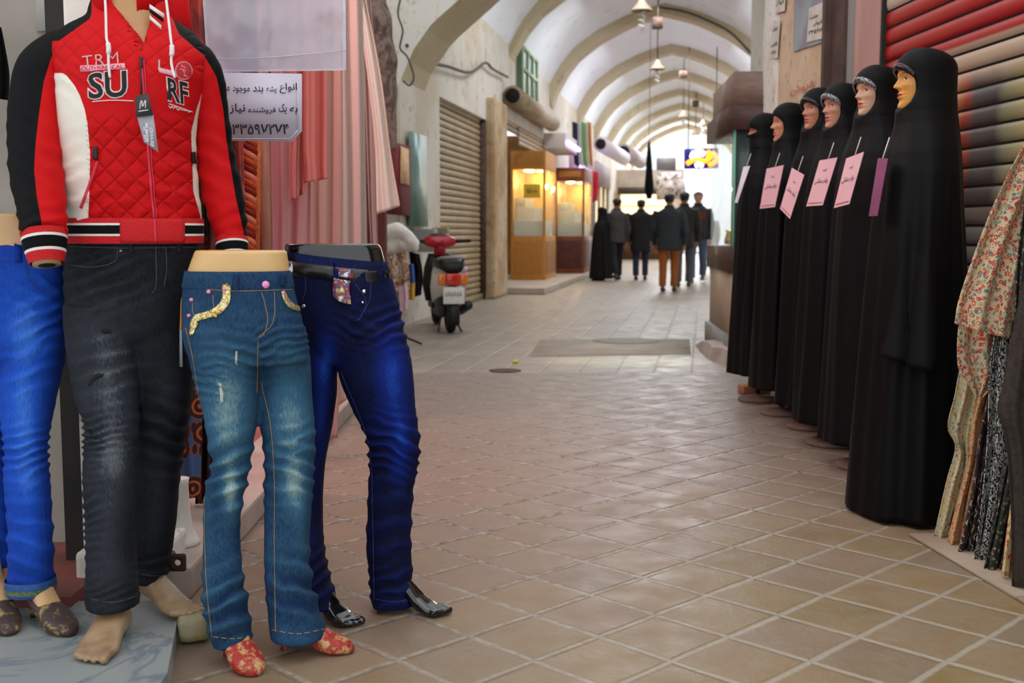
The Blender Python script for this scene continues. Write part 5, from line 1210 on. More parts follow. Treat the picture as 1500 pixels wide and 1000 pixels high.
sign_words('انواع پشه بند موجود می', 435, 109, 134, 125)
sign_words('به یک فروشنده نیاز', 436, 100, 164, 155)
sign_line('۳۳۵۹۷۲۷۴', 340, 423, 197, 180, .015)
bm = NB(); tube(bm, [W(436, 112, 3.694), W(437, 190, 3.694)], .0016, 5); tube(bm, [W(437, 190, 3.694), W(425, 203, 3.694), W(322, 203, 3.694)], .0012, 5); obj('ruled_edge', bm, MATS['white_plastic'], t)
# things by the pillar
t = thing('white_planter', 'white flared plastic foot of a vessel standing on the threshold behind the black jeans', 'vessel', G(258, 802, .1))
bm = NB(); c = G(258, 802, .1); c.y += .04; lathe(bm, c, [(.062, 0), (.066, .008), (.058, .02), (.044, .05), (.036, .11), (.032, .2), (.036, .22)], 28); obj('body', bm, MATS['white_plastic'], t)
t = thing('metal_bracket', 'small dark rusty metal bracket with a round hole at the foot of the pillar', 'bracket', W(258, 825, 3.22))
bm = NB(); n_ = 20; c = W(258.5, 824, 3.20); hs = .026
outer = [Vector((c.x + hs*1.05*max(-1, min(1, 1.42*math.cos(2*PI*i/n_))), c.y, c.z + hs*max(-1, min(1, 1.42*math.sin(2*PI*i/n_))))) for i in range(n_)]; inner = [Vector((c.x+.003 + .009*math.cos(2*PI*i/n_), c.y, c.z + .009*math.sin(2*PI*i/n_))) for i in range(n_)]
D_ = Vector((0, .005, 0)); loft(bm, [outer, inner, [p+D_ for p in inner], [p+D_ for p in outer], outer], (False, False)); bmesh.ops.remove_doubles(bm, verts=bm.verts, dist=1e-6); obj('plate', bm, MATS['rusty_metal'], t)
bm = NB(); tube(bm, [c+Vector((-.02, .004, 0)), c+Vector((-.04, .09, 0))], .012, 8); obj('arm', bm, MATS['rusty_metal'], t)
tag(cloth_px('black_garment', [(-30, 30), (-30, 90), (-30, 140)], [(2, 40), (8, 70), (14, 110), (12, 147)], 3.5, MATS['black_fabric'], 1.5, .015), 'black garment hanging at the upper left edge of the view', 'garment')
bm = NB(); slab4(bm, [W(52, 46, 3.655), W(160, 36, 3.655), W(160, -60, 3.655), W(52, -60, 3.655)], .01, Vector((0, 1, 0))); tag(obj('pale_poster', bm, mat('pale_poster', '#b3b2aa', .4, '#9fa09a', 3)), 'pale grey glossy sheet on the wall above the black sleeve', 'poster')
lamp('rosy_fill', 'AREA', (-1.9, 5.4, 3.1), 60, (1, .5, .46), 1.2, (0, 0, 0))  # added reddish fill for the glow off the red curtains; no lamp seen
lamp('rosy_fill_front', 'AREA', (-1.25, 6.0, 3.0), 12, (1, .62, .6), 1.4, (0, math.radians(-38), 0), 2.4)  # second added rosy fill, tilted towards the passage; no lamp hangs here
# ================================================================ the far gallery
def YW(px, l=-2.55): # depth of the left gallery wall under a column of the photograph
    k = -1.0 + l*math.cos(PHI) + (-l)*math.sin(PHI)*0; X0 = -1.0 + l/math.cos(PHI)
    return X0/((px-750)/F*.999 - .1706)
def wallcard(name, q, m, lab, cat, th=.02, l=-2.54, group=None):
    P = [W(px, py, YW(px, l)) for px, py in q]
    n = Vector((math.cos(PHI), -math.sin(PHI), 0)); bm = NB(); slab4(bm, [p - n*th for p in P], th, n)
    return tag(obj(name, bm, m), lab, cat, group)
wallcard('painted_board', [(569, 313), (602, 316), (602, 214), (569, 206)], mat('crimson_panel', '#7c1022', .8, '#6c0e1e', 3), 'crimson painted board on the wall behind the ivory veil', 'board', .05, -2.5)
wallcard('notice', [(587, 268), (600, 271), (599, 219), (588, 214)], mat('yellow_notice', '#d8a860', .7, '#e0b9a0', 16), 'small yellow printed notice on the crimson board', 'notice', .01, -2.48)
wallcard('green_panel', [(603, 331), (627, 332), (625, 200), (603, 192)], MATS['green_metal'], 'tall glossy green panel on the wall next to the crimson board', 'panel', .04, -2.5)
t = thing('meter_box', 'grey metal box on the wall low behind the red scooter cowl', 'box', W(625, 350, 13.9)); bm = NB(); box(bm, W(622, 352, 13.9), (.28, .2, .28), -PHI, bevel=.01); obj('case', bm, MATS['grey_metal'], t); bm = NB(); box(bm, W(646, 345, 14.5), (.2, .16, .2), -PHI, bevel=.01); obj('case_lid', bm, mat('olive_box', '#8d8558', .6), t)
# --- motor scooter
def scooter():
    t = thing('motor_scooter', 'parked motor scooter with red front cowl, black seat and white side panels', 'scooter', (-.68, 12.41, 0), math.radians(11))
    def part(nm, bm, m, p=t): return obj(nm, bm, m, p, local=True)
    def wheel(y, r=.215, w=.05):
        bm = NB(); rings = []
        for k in range(28):
            a = 2*PI*k/28; c, s = math.cos(a), math.sin(a)
            rings.append([Vector((w*math.cos(b), y + (r-.05+.05*math.sin(b))*c, r + (r-.05+.05*math.sin(b))*s)) for b in [2*PI*j/12 for j in range(12)]])
        rings.append(rings[0]); loft(bm, rings, (False, False)); bmesh.ops.remove_doubles(bm, verts=bm.verts, dist=1e-5)
        o = part('wheel', bm, MATS['rubber']); bm = NB(); tube(bm, [(-.03, y, r), (.03, y, r)], .1, 20); tube(bm, [(-.06, y, r), (.06, y, r)], .03, 12); part('hub', bm, MATS['steel'], o)
    wheel(0); wheel(1.22)
    bm = NB()      # rear mudguard
    rings = []
    for k in range(13):
        a = math.radians(-25 + 130*k/12); rings.append([Vector((x, -(.25+h)*math.cos(a)*1, .215 + (.25+h)*math.sin(a))) for x, h in ((-.07, 0), (-.06, .02), (.06, .02), (.07, 0), (.055, -.012), (-.055, -.012))])
    loft(bm, rings); part('mudguard', bm, MATS['black_plastic'])
    bm = NB(); box(bm, (-.03, .22, .3), (.2, .42, .2), bevel=.04); box(bm, (-.1, .1, .24), (.08, .4, .12), bevel=.03); part('engine', bm, mat('engine_dark', '#2a2826', .6, '#3a3632', 20))
    bm = NB(); tube(bm, spline([(.06, .5, .2), (.14, .3, .22), (.16, .05, .27), (.17, -.2, .32)], 12), [.02]*3+[.03]*2+[.05]*8, 14); part('exhaust', bm, mat('exhaust_black', '#242220', .5))
    def body(x0, x1): return remeshed(x0, .012, 6)
    bm = NB()
    for s in (-1, 1):
        b = NB(); rings = []
        for y, z0, z1, x in ((-.16, .52, .66, .075), (-.05, .42, .70, .12), (.15, .36, .72, .15), (.4, .33, .72, .16), (.6, .3, .66, .15), (.74, .28, .5, .12)):
            rings.append([Vector((s*xx, y, zz)) for xx, zz in ((x*.55, z0), (x*.9, z0+.02), (x, (z0+z1)/2), (x*.85, z1), (x*.5, z1), (x*.5, (z0+z1)/2))])
        loft(b, rings); part('side_panel', b, MATS['white_plastic'])
    bm = NB(); rings = []
    for y, w, z0, z1 in ((-.22, .10, .66, .78), (-.1, .15, .69, .84), (.1, .175, .70, .85), (.35, .15, .71, .79), (.6, .12, .68, .74), (.7, .08, .66, .70)):
        rings.append([Vector((w*math.cos(a), y, (z0+z1)/2+(z1-z0)/2*math.copysign(abs(math.sin(a))**.6, math.sin(a)))) for a in [2*PI*k/20 for k in range(20)]])
    loft(bm, rings); part('seat', bm, MATS['black_plastic'])
    bm = NB(); tube(bm, spline([(-.13, .1, .8), (-.13, -.18, .83), (0, -.24, .84), (.13, -.18, .83), (.13, .1, .8)], 24), .016, 10); part('grab_rail', bm, MATS['grey_metal'])
    bm = NB(); box(bm, (0, -.22, .60), (.16, .06, .13), bevel=.015); tl = part('tail_light', bm, mat('lens_red', '#c22a1c', .2, coat=.5))
    for s in (-1, 1):
        bm = NB(); box(bm, (s*.12, -.2, .60), (.09, .06, .12), bevel=.015); part('turn_signal', bm, mat('lens_orange', '#d9752a', .2, coat=.5), tl)
    bm = NB(); box(bm, (0, -.28, .43), (.23, .01, .18), bevel=.004); pl = part('number_plate', bm, mat('plate_white', '#dcd8d2', .5))
    for k in range(6):
        bm = NB(); box(bm, (-.08+.031*k, -.287, .45 if k % 2 else .445), (.018, .003, .05)); part('plate_mark', bm, mat('plate_grey', '#a7a09a', .6), pl)
    bm = NB(); rings = []
    for z, w, d in ((.3, .16, .05), (.5, .2, .06), (.7, .18, .06), (.86, .13, .06)): rings.append(ell(0, 1.0-.12*(z-.3), z, w, d, 20))
    loft(bm, rings); part('leg_shield', bm, MATS['black_plastic'])
    bm = NB(); box(bm, (0, .82, .27), (.26, .42, .08), bevel=.02); part('floorboard', bm, MATS['black_plastic'])
    bm = NB(); tube(bm, [(0, .93, .8), (0, 1.22, .215)], .025, 10); tube(bm, [(-.06, 1.12, .5), (-.06, 1.22, .215)], .015, 8); tube(bm, [(.06, 1.12, .5), (.06, 1.22, .215)], .015, 8); part('fork', bm, MATS['steel'])
    bm = NB(); rings = []
    for k in range(9):
        a = PI*k/8; r = math.sin(a)**.6 if 0 < k < 8 else .05; rings.append([Vector((.20*r*math.cos(b), .88+.09*r*math.sin(b), 1.0 - .075*math.cos(a))) for b in [2*PI*j/24 for j in range(24)]])
    loft(bm, rings); part('front_cowl', bm, mat('scooter_red', '#b3172c', .25, coat=.6))
    bm = NB(); ball(bm, (0, .90, 1.06), .13, 1, .6, .32); part('meter_screen', bm, mat('dark_screen', '#33262a', .2))
    for s in (-1, 1):
        bm = NB(); tube(bm, [(s*.17, .87, 1.0), (s*.36, .82, 1.01)], .02, 12); g = part('grip', bm, MATS['rubber'])
        bm = NB(); tube(bm, [(s*.2, .92, 1.0), (s*.33, .9, .99)], .007, 8); part('brake_lever', bm, MATS['steel'], g)
    bm = NB(); tube(bm, [(0, .88, .84), (0, .88, 1.0)], .07, 14); part('steering_neck', bm, mat('red_neck', '#9c1a2a', .4))
    for s in (-1, 1):
        bm = NB(); tube(bm, spline([(s*.07, .22, .22), (s*.1, .16, .1), (s*.13, .05, .012)], 8), .012, 8); part('stand_leg', bm, MATS['rusty_metal'])
scooter()
t = thing('waste_bin', 'lilac plastic bin standing against the tan shutter behind the scooter', 'bin', (-.72, 15.4, 0)); bm = NB(); lathe(bm, (-.72, 15.4, 0), [(.075, 0), (.105, .58), (.105, .6), (.095, .6), (.07, .02)], 24); obj('bucket', bm, mat('lilac_plastic', '#b890b0', .5), t); bm = NB(); lathe(bm, (-.72, 15.4, 0), [(.112, .58), (.114, .62), (.1, .64)], 24); obj('rim', bm, mat('lilac_rim', '#cfb4cc', .5), t)
# --- clothes on a stand before the scooter
t = thing('clothes_stand', 'thin dark clothes stand beside the scooter carrying shawls', 'stand', (-1.12, 11.0, 0))
bm = NB(); tube(bm, [(-1.12, 11.0, .02), (-1.12, 11.0, 1.05)], .015, 8); obj('pole', bm, MATS['black_plastic'], t)
for a in (.3, 2.4, 4.5):
    bm = NB(); tube(bm, [(-1.12, 11.0, .12), (-1.12+.24*math.cos(a), 11.0+.24*math.sin(a), .012)], .011, 8); obj('foot', bm, MATS['black_plastic'], t)
bm = NB(); tube(bm, [(-1.3, 11.0, 1.02), (-.92, 11.0, 1.02)], .011, 8); obj('crossbar', bm, MATS['black_plastic'], t)
bm = NB(); ball(bm, W(572, 356, 11.0), .17, 1, .8, .72, 24); ball(bm, W(592, 356, 10.95), .13, 1.2, .8, .62, 24); tube(bm, spline([W(556, 350, 10.9), W(578, 336, 10.86), W(598, 346, 10.86), W(611, 368, 10.9)], 16), [.05, .06, .065, .07, .07, .07, .07, .065, .06, .06, .055, .05, .05, .05, .045, .035, .02], 14)
me = remeshed(bm, .014, 6); displace(me, lambda c, n: .012*fbm(c, 9, 3)); tag(link_mesh('white_hood', me, mat('hood_white', '#f2eee8', .9, '#e2dcd2', 12)), 'white cloth hood draped over the top of the clothes stand by the scooter', 'hood')
bs = SH('brown_batik'); v_ = bs.co(); k_ = bs.noise(v_, 12, 5, .6, 2); bs = bs.done(bs.ramp(k_, [(.38, '#7a4a30'), (.48, '#b08a6a'), (.58, '#ddd2c8'), (.68, '#9a6a48')]), .9)
hang('shawl', [(560, 375), (564, 410), (568, 442)], [(594, 368), (600, 405), (598, 445)], 10.9, bs, 'brown and white batik shawl hanging on the clothes stand', 2, .03, cat='shawl', group='shawls on the clothes stand')
hang('shawl', [(584, 420), (585, 440), (587, 456)], [(597, 418), (598, 440), (597, 454)], 10.82, mat('pink_shawl', '#d7b4c4', .9), 'small pale pink cloth hanging lowest on the clothes stand', 1, .02, cat='shawl', group='shawls on the clothes stand')
by = SH('blue_yellow_print'); k_ = by.sep(by.co())[2]; by = by.done(by.mix(by.math('LESS_THAN', k_, .62), lin('#3a57a0'), lin('#c99a3c')), .85)
hang('shawl', [(594, 388), (595, 415), (596, 438)], [(606, 386), (608, 415), (607, 440)], 10.95, by, 'blue and yellow cloth on the clothes stand between batik and black', 1, .02, cat='shawl', group='shawls on the clothes stand')
hang('shawl', [(599, 368), (602, 400), (602, 436)], [(614, 372), (619, 400), (617, 432)], 11.05, MATS['black_fabric'], 'black cloth on the clothes stand nearest the scooter', 1.2, .03, cat='shawl', group='shawls on the clothes stand')
# --- cables and lamps of the vault
def cable(pts, r, lab): bm = NB(); tube(bm, spline(pts, 60), r, 6); tag(obj('cable', bm, mat('cable_grey', '#4c4640', .7)), lab, 'cable', 'cables along the vault')
cable([W(x, y, YW(x, -2.5)) for x, y in ((596, 66), (604, 80), (625, 91), (655, 97), (688, 106), (711, 92), (722, 101), (744, 113))], .022, 'sagging black cable on the wall above the tan shutter')
cable([W(x, y, 36.4) for x, y in ((849, 101), (890, 100), (938, 70), (972, 68), (1009, 67), (1060, 92), (1095, 124))], .045, 'pale cable bent along an arch rib in the middle of the gallery')
cable([W(x, y, 25.4) for x, y in ((963, 10), (1006, 18), (1050, 36), (1073, 50), (1100, 78))], .028, 'dark cable running down the right side of the vault from the lamp box')
cable([W(x, y, 13.0) for x, y in ((588, -8), (583, 20), (590, 45), (586, 70), (597, 84), (606, 112), (600, 125), (590, 118))], .012, 'thin looped wire on the white arch face at the left')
def vault_lamp(px, py, Y, lab, bulb=True, boxy=None, d=.34):
    p = W(px, py, Y); t = thing('pendant_lamp', lab, 'lamp', p, 0, 'pendant lamps of the vault')
    bm = NB(); tube(bm, [p + Vector((0, 0, .04)), Vector((p.x, p.y, 6.2))], .014, 8); obj('rod', bm, MATS['rusty_metal'], t)
    bm = NB(); lathe(bm, p, [(d/2, -.02), (d/2*.97, .0), (d*.2, .1), (d*.12, .17), (.02, .18)], 24, caps=(False, True)); obj('shade', bm, mat('lamp_shade_tan', '#a08a72', .6), t)
    if bulb:
        bm = NB(); q = [p + Vector((.045*math.cos(a*.9), .045*math.sin(a*.9), -.03-.012*a)) for a in range(0, 24)]; tube(bm, q, .018, 8); obj('spiral_bulb', bm, mat('bulb_white', '#e6e2dc', .3), t)
    if boxy:
        b = W(px, boxy, Y); bm = NB(); box(bm, b, (.2, .2, .22)); obj('junction_box', bm, MATS['rusty_metal'], t)
vault_lamp(940, 14, 18.1, 'nearest pendant lamp with a bare spiral bulb, cut by the top edge')
vault_lamp(963, 100, 24.2, 'second pendant lamp, on a long rod with a brown junction box', True, 34)
vault_lamp(1001, 171, 34, 'third pendant lamp, lower and left of the far pair', True, 108)
vault_lamp(1019, 196, 41, 'far pendant lamp hanging lowest, over the neon sign', False, 152)
vault_lamp(1030, 182, 44, 'small far pendant lamp, rightmost of all', True)
# --- rolled shutters, ducts and shop fronts along the left wall
bm = NB(); tube(bm, [CR(20.1, -2.4, 3.5), CR(25.3, -2.4, 3.5)], .18, 24)
t = thing('shutter_roll', 'rolled-up corrugated shutter drum over the wooden display case', 'shutter', CR(23, -2.35, 3.3)); o = obj('drum', bm, mat('drum_tan', '#a89478', .6, '#8a765c', 3, stretch=(1, 1, 9)), t)
bm = NB(); tube(bm, [CR(20.05, -2.4, 3.5), CR(20.12, -2.4, 3.5)], .13, 20); obj('drum_opening', bm, MATS['dark_recess'], o)
obj('slat_curtain', slats((CR(20.3, -2.64, 0), CR(22.3, -2.64, 0)), 3.0, 3.35, .09, .02), [mat('pale_slats', '#b8a48e', .55, '#a8927a', 3), MATS['rusty_metal']], t)  # rusty metal on both curtains stands for shade in the slat gaps
obj('slat_curtain', slats((CR(22.0, -2.62, 0), CR(25.9, -2.62, 0)), 2.80, 3.35, .09, .02), [MATS['pale_slats'], MATS['rusty_metal']], t)
bm = NB(); cbox(bm, 19.95, 29.2, -4.4, -1.8, 0, .12, bevel=.02); struct('trim_15', bm, mat('curb_marble', '#b8a898', .5, '#a39484', 2))
def display_case(name, lab, s0, l0, w, d, z0, z1, z2, z3, wood, inner, card=False):
    c = CR(s0+d/2, l0+w/2, .12); t = thing(name, lab, 'display case', c)
    def B(nm, s_0, s_1, l_0, l_1, a, b, m, p=t, bev=.008):
        bm = NB(); cbox(bm, s0+s_0, s0+s_1, l0+l_0, l0+l_1, a, b, bevel=bev); return obj(nm, bm, m, p)
    B('base', 0, d, 0, w, .12, z1, wood)
    cv = mat('carved_panel', '#c08238', .6, '#a56c2c', 40, bump=.8, bscale=26)
    B('carved_panel', -.012, 0, .06, w-.06, z0+.12, z1-.1, cv if wood is MATS['honey_wood'] else mat('dark_panel', '#5f3424', .5, '#4a281c', 6))
    B('carved_panel', .08, d-.08, w, w+.012, z0+.12, z1-.1, mat('side_panel_amber', '#a87434', .5, '#8a5c28', 8) if wood is MATS['honey_wood'] else MATS['dark_panel'])
    B('top_fascia', 0, d, 0, w, z2, z3, wood); B('carved_panel', -.012, 0, .08, w-.08, z2+.1, z3-.08, cv)
    for a, b in ((0, 0), (0, w-.05), (d-.05, 0), (d-.05, w-.05)): B('corner_post', a, a+.05, b, b+.05, z1, z2, wood)
    B('back_panel', .05, d-.05, .02, .05, z1, z2, inner); B('back_panel', d-.06, d-.02, .05, w-.05, z1, z2, inner)
    st = mat('display_grey', '#c2bda2', .7)
    B('display_step', .04, d-.1, .06, w-.06, z1, z1+.32, st); B('display_step', .25, d-.1, .06, w*.62, z1+.32, z1+.6, st); B('display_step', .25, d-.1, .06, w*.36, z1+.6, z1+.8, st)
    B('glass_pane', .002, .012, .05, w-.05, z1, z2, MATS['shop_glass'], bev=0); B('glass_pane', .05, d-.05, w-.012, w-.002, z1, z2, MATS['shop_glass'], bev=0)
    bm = NB(); ball(bm, CR(s0+.18, l0+w*.5, z2-.02), .05, 2.4, 1, .5); obj('case_lamp', bm, MATS['warm_lamp'], t)
    lamp('case_light', 'POINT', CR(s0+.2, l0+w*.5, z2-.15), 16, (1, .82, .42), .06); lamp('case_light', 'POINT', CR(s0+d-.4, l0+w*.6, z2-.15), 16, (1, .82, .42), .06)
    if card:
        B('price_board', -.03, -.02, w*.38, w*.86, z1+.78, z1+1.06, mat('yellow_card', '#e0b93a', .6))
        bm = NB(); p = CR(s0-.033, l0+w*.48, z1+.88); r_ = CR(s0, l0+w*.28, 0)-CR(s0, l0, 0); lettering(bm, shape_ar('طلا'), p, r_, Vector((0, 0, .09)), .02, off=0); obj('board_writing', bm, MATS['ink'], t)
    return t
display_case('jewellery_case', 'honey-coloured carved wooden jewellery case with yellow card, nearest on the left', 23.2, -2.97, .72, 1.65, .12, 1.02, 2.38, 2.76, MATS['honey_wood'], mat('case_lamplit_yellow', '#d9b24c', .5, '#c79a34', 4), True)  # back panels coloured yellow for the warm lamplight inside the cases
display_case('jewellery_case', 'darker reddish wooden jewellery case just beyond the honey-coloured one', 27.0, -2.55, .7, 2.0, .12, 1.0, 2.3, 2.62, mat('red_wood', '#8a4a28', .45, '#74391e', 5), MATS['case_lamplit_yellow'])
gr = random.Random(5)
for k in range(26):
    cse = 0 if k < 14 else 1; s0, w, l0 = ((23.2, .72, -2.97), (27.0, .7, -2.55))[cse]
    lev = gr.choice([(.32, .74, .84), (.6, .46, .53), (.8, .18, .28)]); p = CR(s0+.38+(k % 14)*.075, l0+w*gr.uniform(lev[1], lev[2]), (1.02, 1.0)[cse]+lev[0]+.014)
    bm = NB(); R0, r0 = gr.uniform(.02, .03), .008; n1 = 14
    rings = [[p + Vector(((R0+r0*math.cos(b))*math.cos(a), (R0+r0*math.cos(b))*math.sin(a), r0*math.sin(b))) for b in [2*PI*j/6 for j in range(6)]] for a in [2*PI*i/n1 for i in range(n1+1)]]
    loft(bm, rings, (False, False)); bmesh.ops.remove_doubles(bm, verts=bm.verts, dist=1e-6); tag(obj('gold_bangle', bm, MATS['gold']), ('gold bangle lying on the steps inside the honey-coloured jewellery case', 'gold bangle lying on the steps inside the reddish jewellery case')[cse], 'bangle', ('bangles in the honey-coloured case', 'bangles in the reddish case')[cse])
def at(px, py, Y): return W(px, py, Y)
t = thing('sign_box', 'white box sign with a violet tube above the reddish jewellery case', 'sign', at(826, 215, 26.5))
bm = NB(); cbox(bm, 25.4, 27.6, -2.6, -2.1, 2.95, 3.3, bevel=.02); obj('case', bm, mat('box_white', '#cfc6c2', .6), t)
bm = NB(); tube(bm, [CR(25.4, -2.06, 3.08), CR(27.6, -2.06, 3.08)], .05, 10); obj('violet_tube', bm, MATS['violet_tube'], t)
t = thing('tube_light', 'violet glowing tube over the shop front beyond the reddish case', 'lamp', at(862, 250, 31)); bm = NB(); tube(bm, [CR(29.2, -2.2, 2.75), CR(33, -2.2, 2.75)], .05, 10); obj('tube', bm, MATS['violet_tube'], t)
SG = 'striped scarves hanging in the gallery'
for k, (x0, x1, c, lab) in enumerate(((838, 846, '#2a3148', 'dark navy hanging scarf, leftmost of the bright hanging strips'), (846, 851, '#d8d8d4', 'white hanging scarf between the navy and the green strips'), (851, 858, '#7fae6c', 'green hanging scarf among the bright hanging strips'), (858, 861, '#e6e2da', 'narrow cream hanging scarf beside the orange strip'), (861, 866, '#d08a4a', 'orange hanging scarf, rightmost of the bright hanging strips'))):
    hang('scarf', [(x0, 178), (x0+1, 210), (x0+3, 240)], [(x1, 180), (x1+1, 212), (x1+3, 246)], 27.9+.05*k, mat('scarf_%d' % k, c, .8), lab, 1, .03, cat='scarf', group=SG, nu=8)
for k, (a, b, r, lab) in enumerate((((880, 211, 32), (914, 232, 36), .21, 'white duct with open dark end, the nearer of two'), ((914, 222, 37), (938, 236, 41), .26, 'grey duct beyond the nearer white duct'))):
    A_, B_ = at(*a), at(*b); t = thing('air_duct', lab, 'duct', (A_+B_)/2); bm = NB(); tube(bm, [A_, B_], r, 24); o = obj('pipe', bm, mat('duct_%d' % k, ('#cfc4ca', '#a89a9a')[k], .5), t)
    bm = NB(); d_ = (A_-B_).normalized(); tube(bm, [A_+d_*.01, A_+d_*.03], r*.72, 20); obj('mouth', bm, MATS['dark_recess'], o)
# shops further on: plain fronts with lit windows
def shop_front(s0, s1, lab, wallc, lit, sign, es=2.2):
    t = thing('shop_front', lab, 'shop', CR((s0+s1)/2, -2.5, 0))
    bm = NB(); cbox(bm, s0, s1, -2.6, -2.42, 0, .7); obj('sill', bm, mat('sill_'+wallc[1:], wallc, .6), t)
    bm = NB(); cbox(bm, s0, s1, -2.6, -2.35, 2.6, 3.3); obj('sign_board', bm, mat('sign_'+sign[1:], sign, .6), t)
    bm = NB(); cbox(bm, s0+.1, s1-.1, -2.6, -2.5, .7, 2.6); obj('lit_window', bm, mat('lit_'+lit[1:], lit, .5, emit=lit, es=es), t)
    for k in range(4):
        s = s0+.05+(s1-s0-.1)*k/3; bm = NB(); cbox(bm, s-.06, s+.06, -2.52, -2.4, .7, 2.6); obj('mullion', bm, MATS['grey_metal'], t)
shop_front(30.2, 34.5, 'shop front with pale bluish lit window beyond the striped scarves', '#8a7a6c', '#e8eef2', '#c9a8b8', 1.2)
shop_front(35.5, 40.5, 'shop front with violet sign board far along the left wall', '#7a6658', '#ffe6b0', '#9a8a90', 1.0)
hang('red_garment', [(866, 250), (866, 275), (868, 296)], [(876, 252), (877, 275), (875, 294)], 30.5, mat('garment_red', '#b81f2c', .8), 'red garment hanging at the shop corner beyond the cases', 1, .04, cat='garment', nu=8)
# the closing wall with its lit case, sign boards and neon
t = thing('wall_display', 'lit glass display against the end wall behind the walking men', 'display case', CR(45.7, -1.4, 0))
bm = NB(); cbox(bm, 45.2, 46.4, -2.4, -.4, 0, 1.0); obj('base', bm, MATS['dark_wood'], t); bm = NB(); cbox(bm, 46.2, 46.4, -2.4, -.4, 1.0, 2.6); obj('lit_back', bm, mat('case_glow', '#fff0cc', .5, emit='#ffeec4', es=1.6), t)
bm = NB(); cbox(bm, 45.2, 46.4, -2.45, -.35, 2.6, 2.85); obj('canopy', bm, mat('canopy_dark', '#4a3c34', .6), t)
for k in range(3):
    bm = NB(); cbox(bm, 45.4, 46.2, -2.35, -.45, 1.3+.4*k, 1.33+.4*k); obj('shelf', bm, MATS['gold'], t)
Yn = 30.0
bm = NB(); slab4(bm, [at(962, 249, 34), at(990, 250, 34), at(990, 231, 34), at(962, 231, 34)], .08, Vector((0, 1, 0))); tag(obj('grey_sign', bm, mat('sign_grey', '#8e8886', .6)), 'plain grey sign board hanging left of the neon sign', 'sign')
ph = SH('photo_board'); v_ = ph.co(); k_ = ph.noise(v_, 3.2, 4, .6, 1); ph = ph.done(ph.ramp(k_, [(.38, '#5a4038'), (.46, '#b9a8a0'), (.55, '#e0d8d4'), (.65, '#8a6058'), (.72, '#d2c2b8')]), .5)
bm = NB(); slab4(bm, [at(962, 293, 40), at(1006, 291, 40), at(1000, 252, 40), at(962, 252, 40)], .1, Vector((0, 1, 0))); tag(obj('picture_board', bm, ph), 'board with brown and white pictures under the grey sign', 'board')
t = thing('neon_sign', 'dark blue glowing sign with white and orange script over the walkers', 'sign', at(1027, 232, Yn))
bm = NB(); slab4(bm, [at(1003, 247, Yn), at(1052, 246, Yn), at(1052, 217, Yn), at(1003, 218, Yn)], .1, Vector((0, 1, 0))); obj('panel', bm, mat('neon_blue', '#14104a', .4, emit='#20158a', es=.7), t)
def neon(nm, pts, r, m): bm = NB(); tube(bm, spline([at(x, y, Yn-.05) for x, y in pts], 30), r, 8); obj(nm, bm, m, t)
nw, no_ = mat('neon_white', '#ffffff', .5, emit='#ffffff', es=5), mat('neon_orange', '#ff9a20', .5, emit='#ff7a10', es=4)
neon('script', [(1013, 231), (1016, 224), (1022, 228), (1027, 222), (1031, 226), (1024, 221), (1020, 219)], .055, nw); neon('script', [(1019, 243), (1024, 240), (1029, 244)], .05, nw)
neon('script', [(1006, 240), (1014, 235), (1022, 233), (1032, 236), (1040, 231), (1044, 224), (1050, 232), (1046, 238), (1038, 242)], .06, no_); neon('script', [(1037, 220), (1039, 226), (1036, 231)], .05, no_)
for x in (1008, 1048):
    bm = NB(); a = at(x, 218, Yn); tube(bm, [a, Vector((a.x, a.y, 5.9))], .015, 6); obj('hanging_rod', bm, MATS['rusty_metal'], t)
# black cloth hanging free in the gallery
bm = NB(); rings = []
for k in range(25):
    u = k/24; c = at(951 - .5*math.sin(u*3), 207 + 84*u, 27.0); r = .015 + .09*u**.7 if u < .8 else .10 - .25*(u-.8)
    rings.append([c + Vector((r*(1+.25*math.sin(5*a+u*4))*math.cos(a), r*(1+.25*math.sin(5*a+u*4))*math.sin(a), 0)) for a in [2*PI*j/24 for j in range(24)]])
loft(bm, rings); c = at(951, 207, 27.0); tube(bm, [c, Vector((c.x, c.y, 6.1))], .006, 5); tag(obj('hanging_black_cloth', bm, MATS['black_fabric']), 'folded black cloth hanging by a cord over the walkers', 'cloth')
# --- corner counter on the right
t = thing('corner_counter', 'corner shop counter with laminate base, glass case and brown fascia beside the chadors', 'counter', (2.6, 11.0, 0))
Pn, Pf = Vector((1.93, 9.95, 0)), Vector((2.03, 11.55, 0))
def cpoly(bm, z0, z1, out=0.0, X1=2.92):
    p = [Vector((Pn.x-out, Pn.y-out, 0)), Vector((X1, Pn.y-out, 0)), Vector((X1, Pf.y+out, 0)), Vector((Pf.x-out, Pf.y+out, 0))]
    a = [bm.verts.new(q+Vector((0, 0, z0))) for q in p]; b = [bm.verts.new(q+Vector((0, 0, z1))) for q in p]
    bm.faces.new(a[::-1]); bm.faces.new(b)
    for i in range(4): bm.faces.new((a[i], a[(i+1) % 4], b[(i+1) % 4], b[i]))
    return bm
obj('plinth', cpoly(NB(), 0, .2, .04), MATS['grey_stone'], t); obj('base', cpoly(NB(), .2, .78, .0), MATS['light_laminate'], t); obj('ledge', cpoly(NB(), .76, .98, .03), MATS['brown_laminate'], t)
obj('fascia', cpoly(NB(), 2.0, 2.2, .05), MATS['brown_laminate'], t); obj('fascia', cpoly(NB(), 2.2, 2.5, .0), mat('mid_laminate', '#8e7366', .5, '#7e6558', 5, stretch=(2, 2, 9)), t)
bm = NB(); slab4(bm, [(Pn.x, Pn.y, .98), (Pf.x, Pf.y, .98), (Pf.x, Pf.y, 2.0), (Pn.x, Pn.y, 2.0)], .012); obj('glass_pane', bm, MATS['shop_glass'], t)
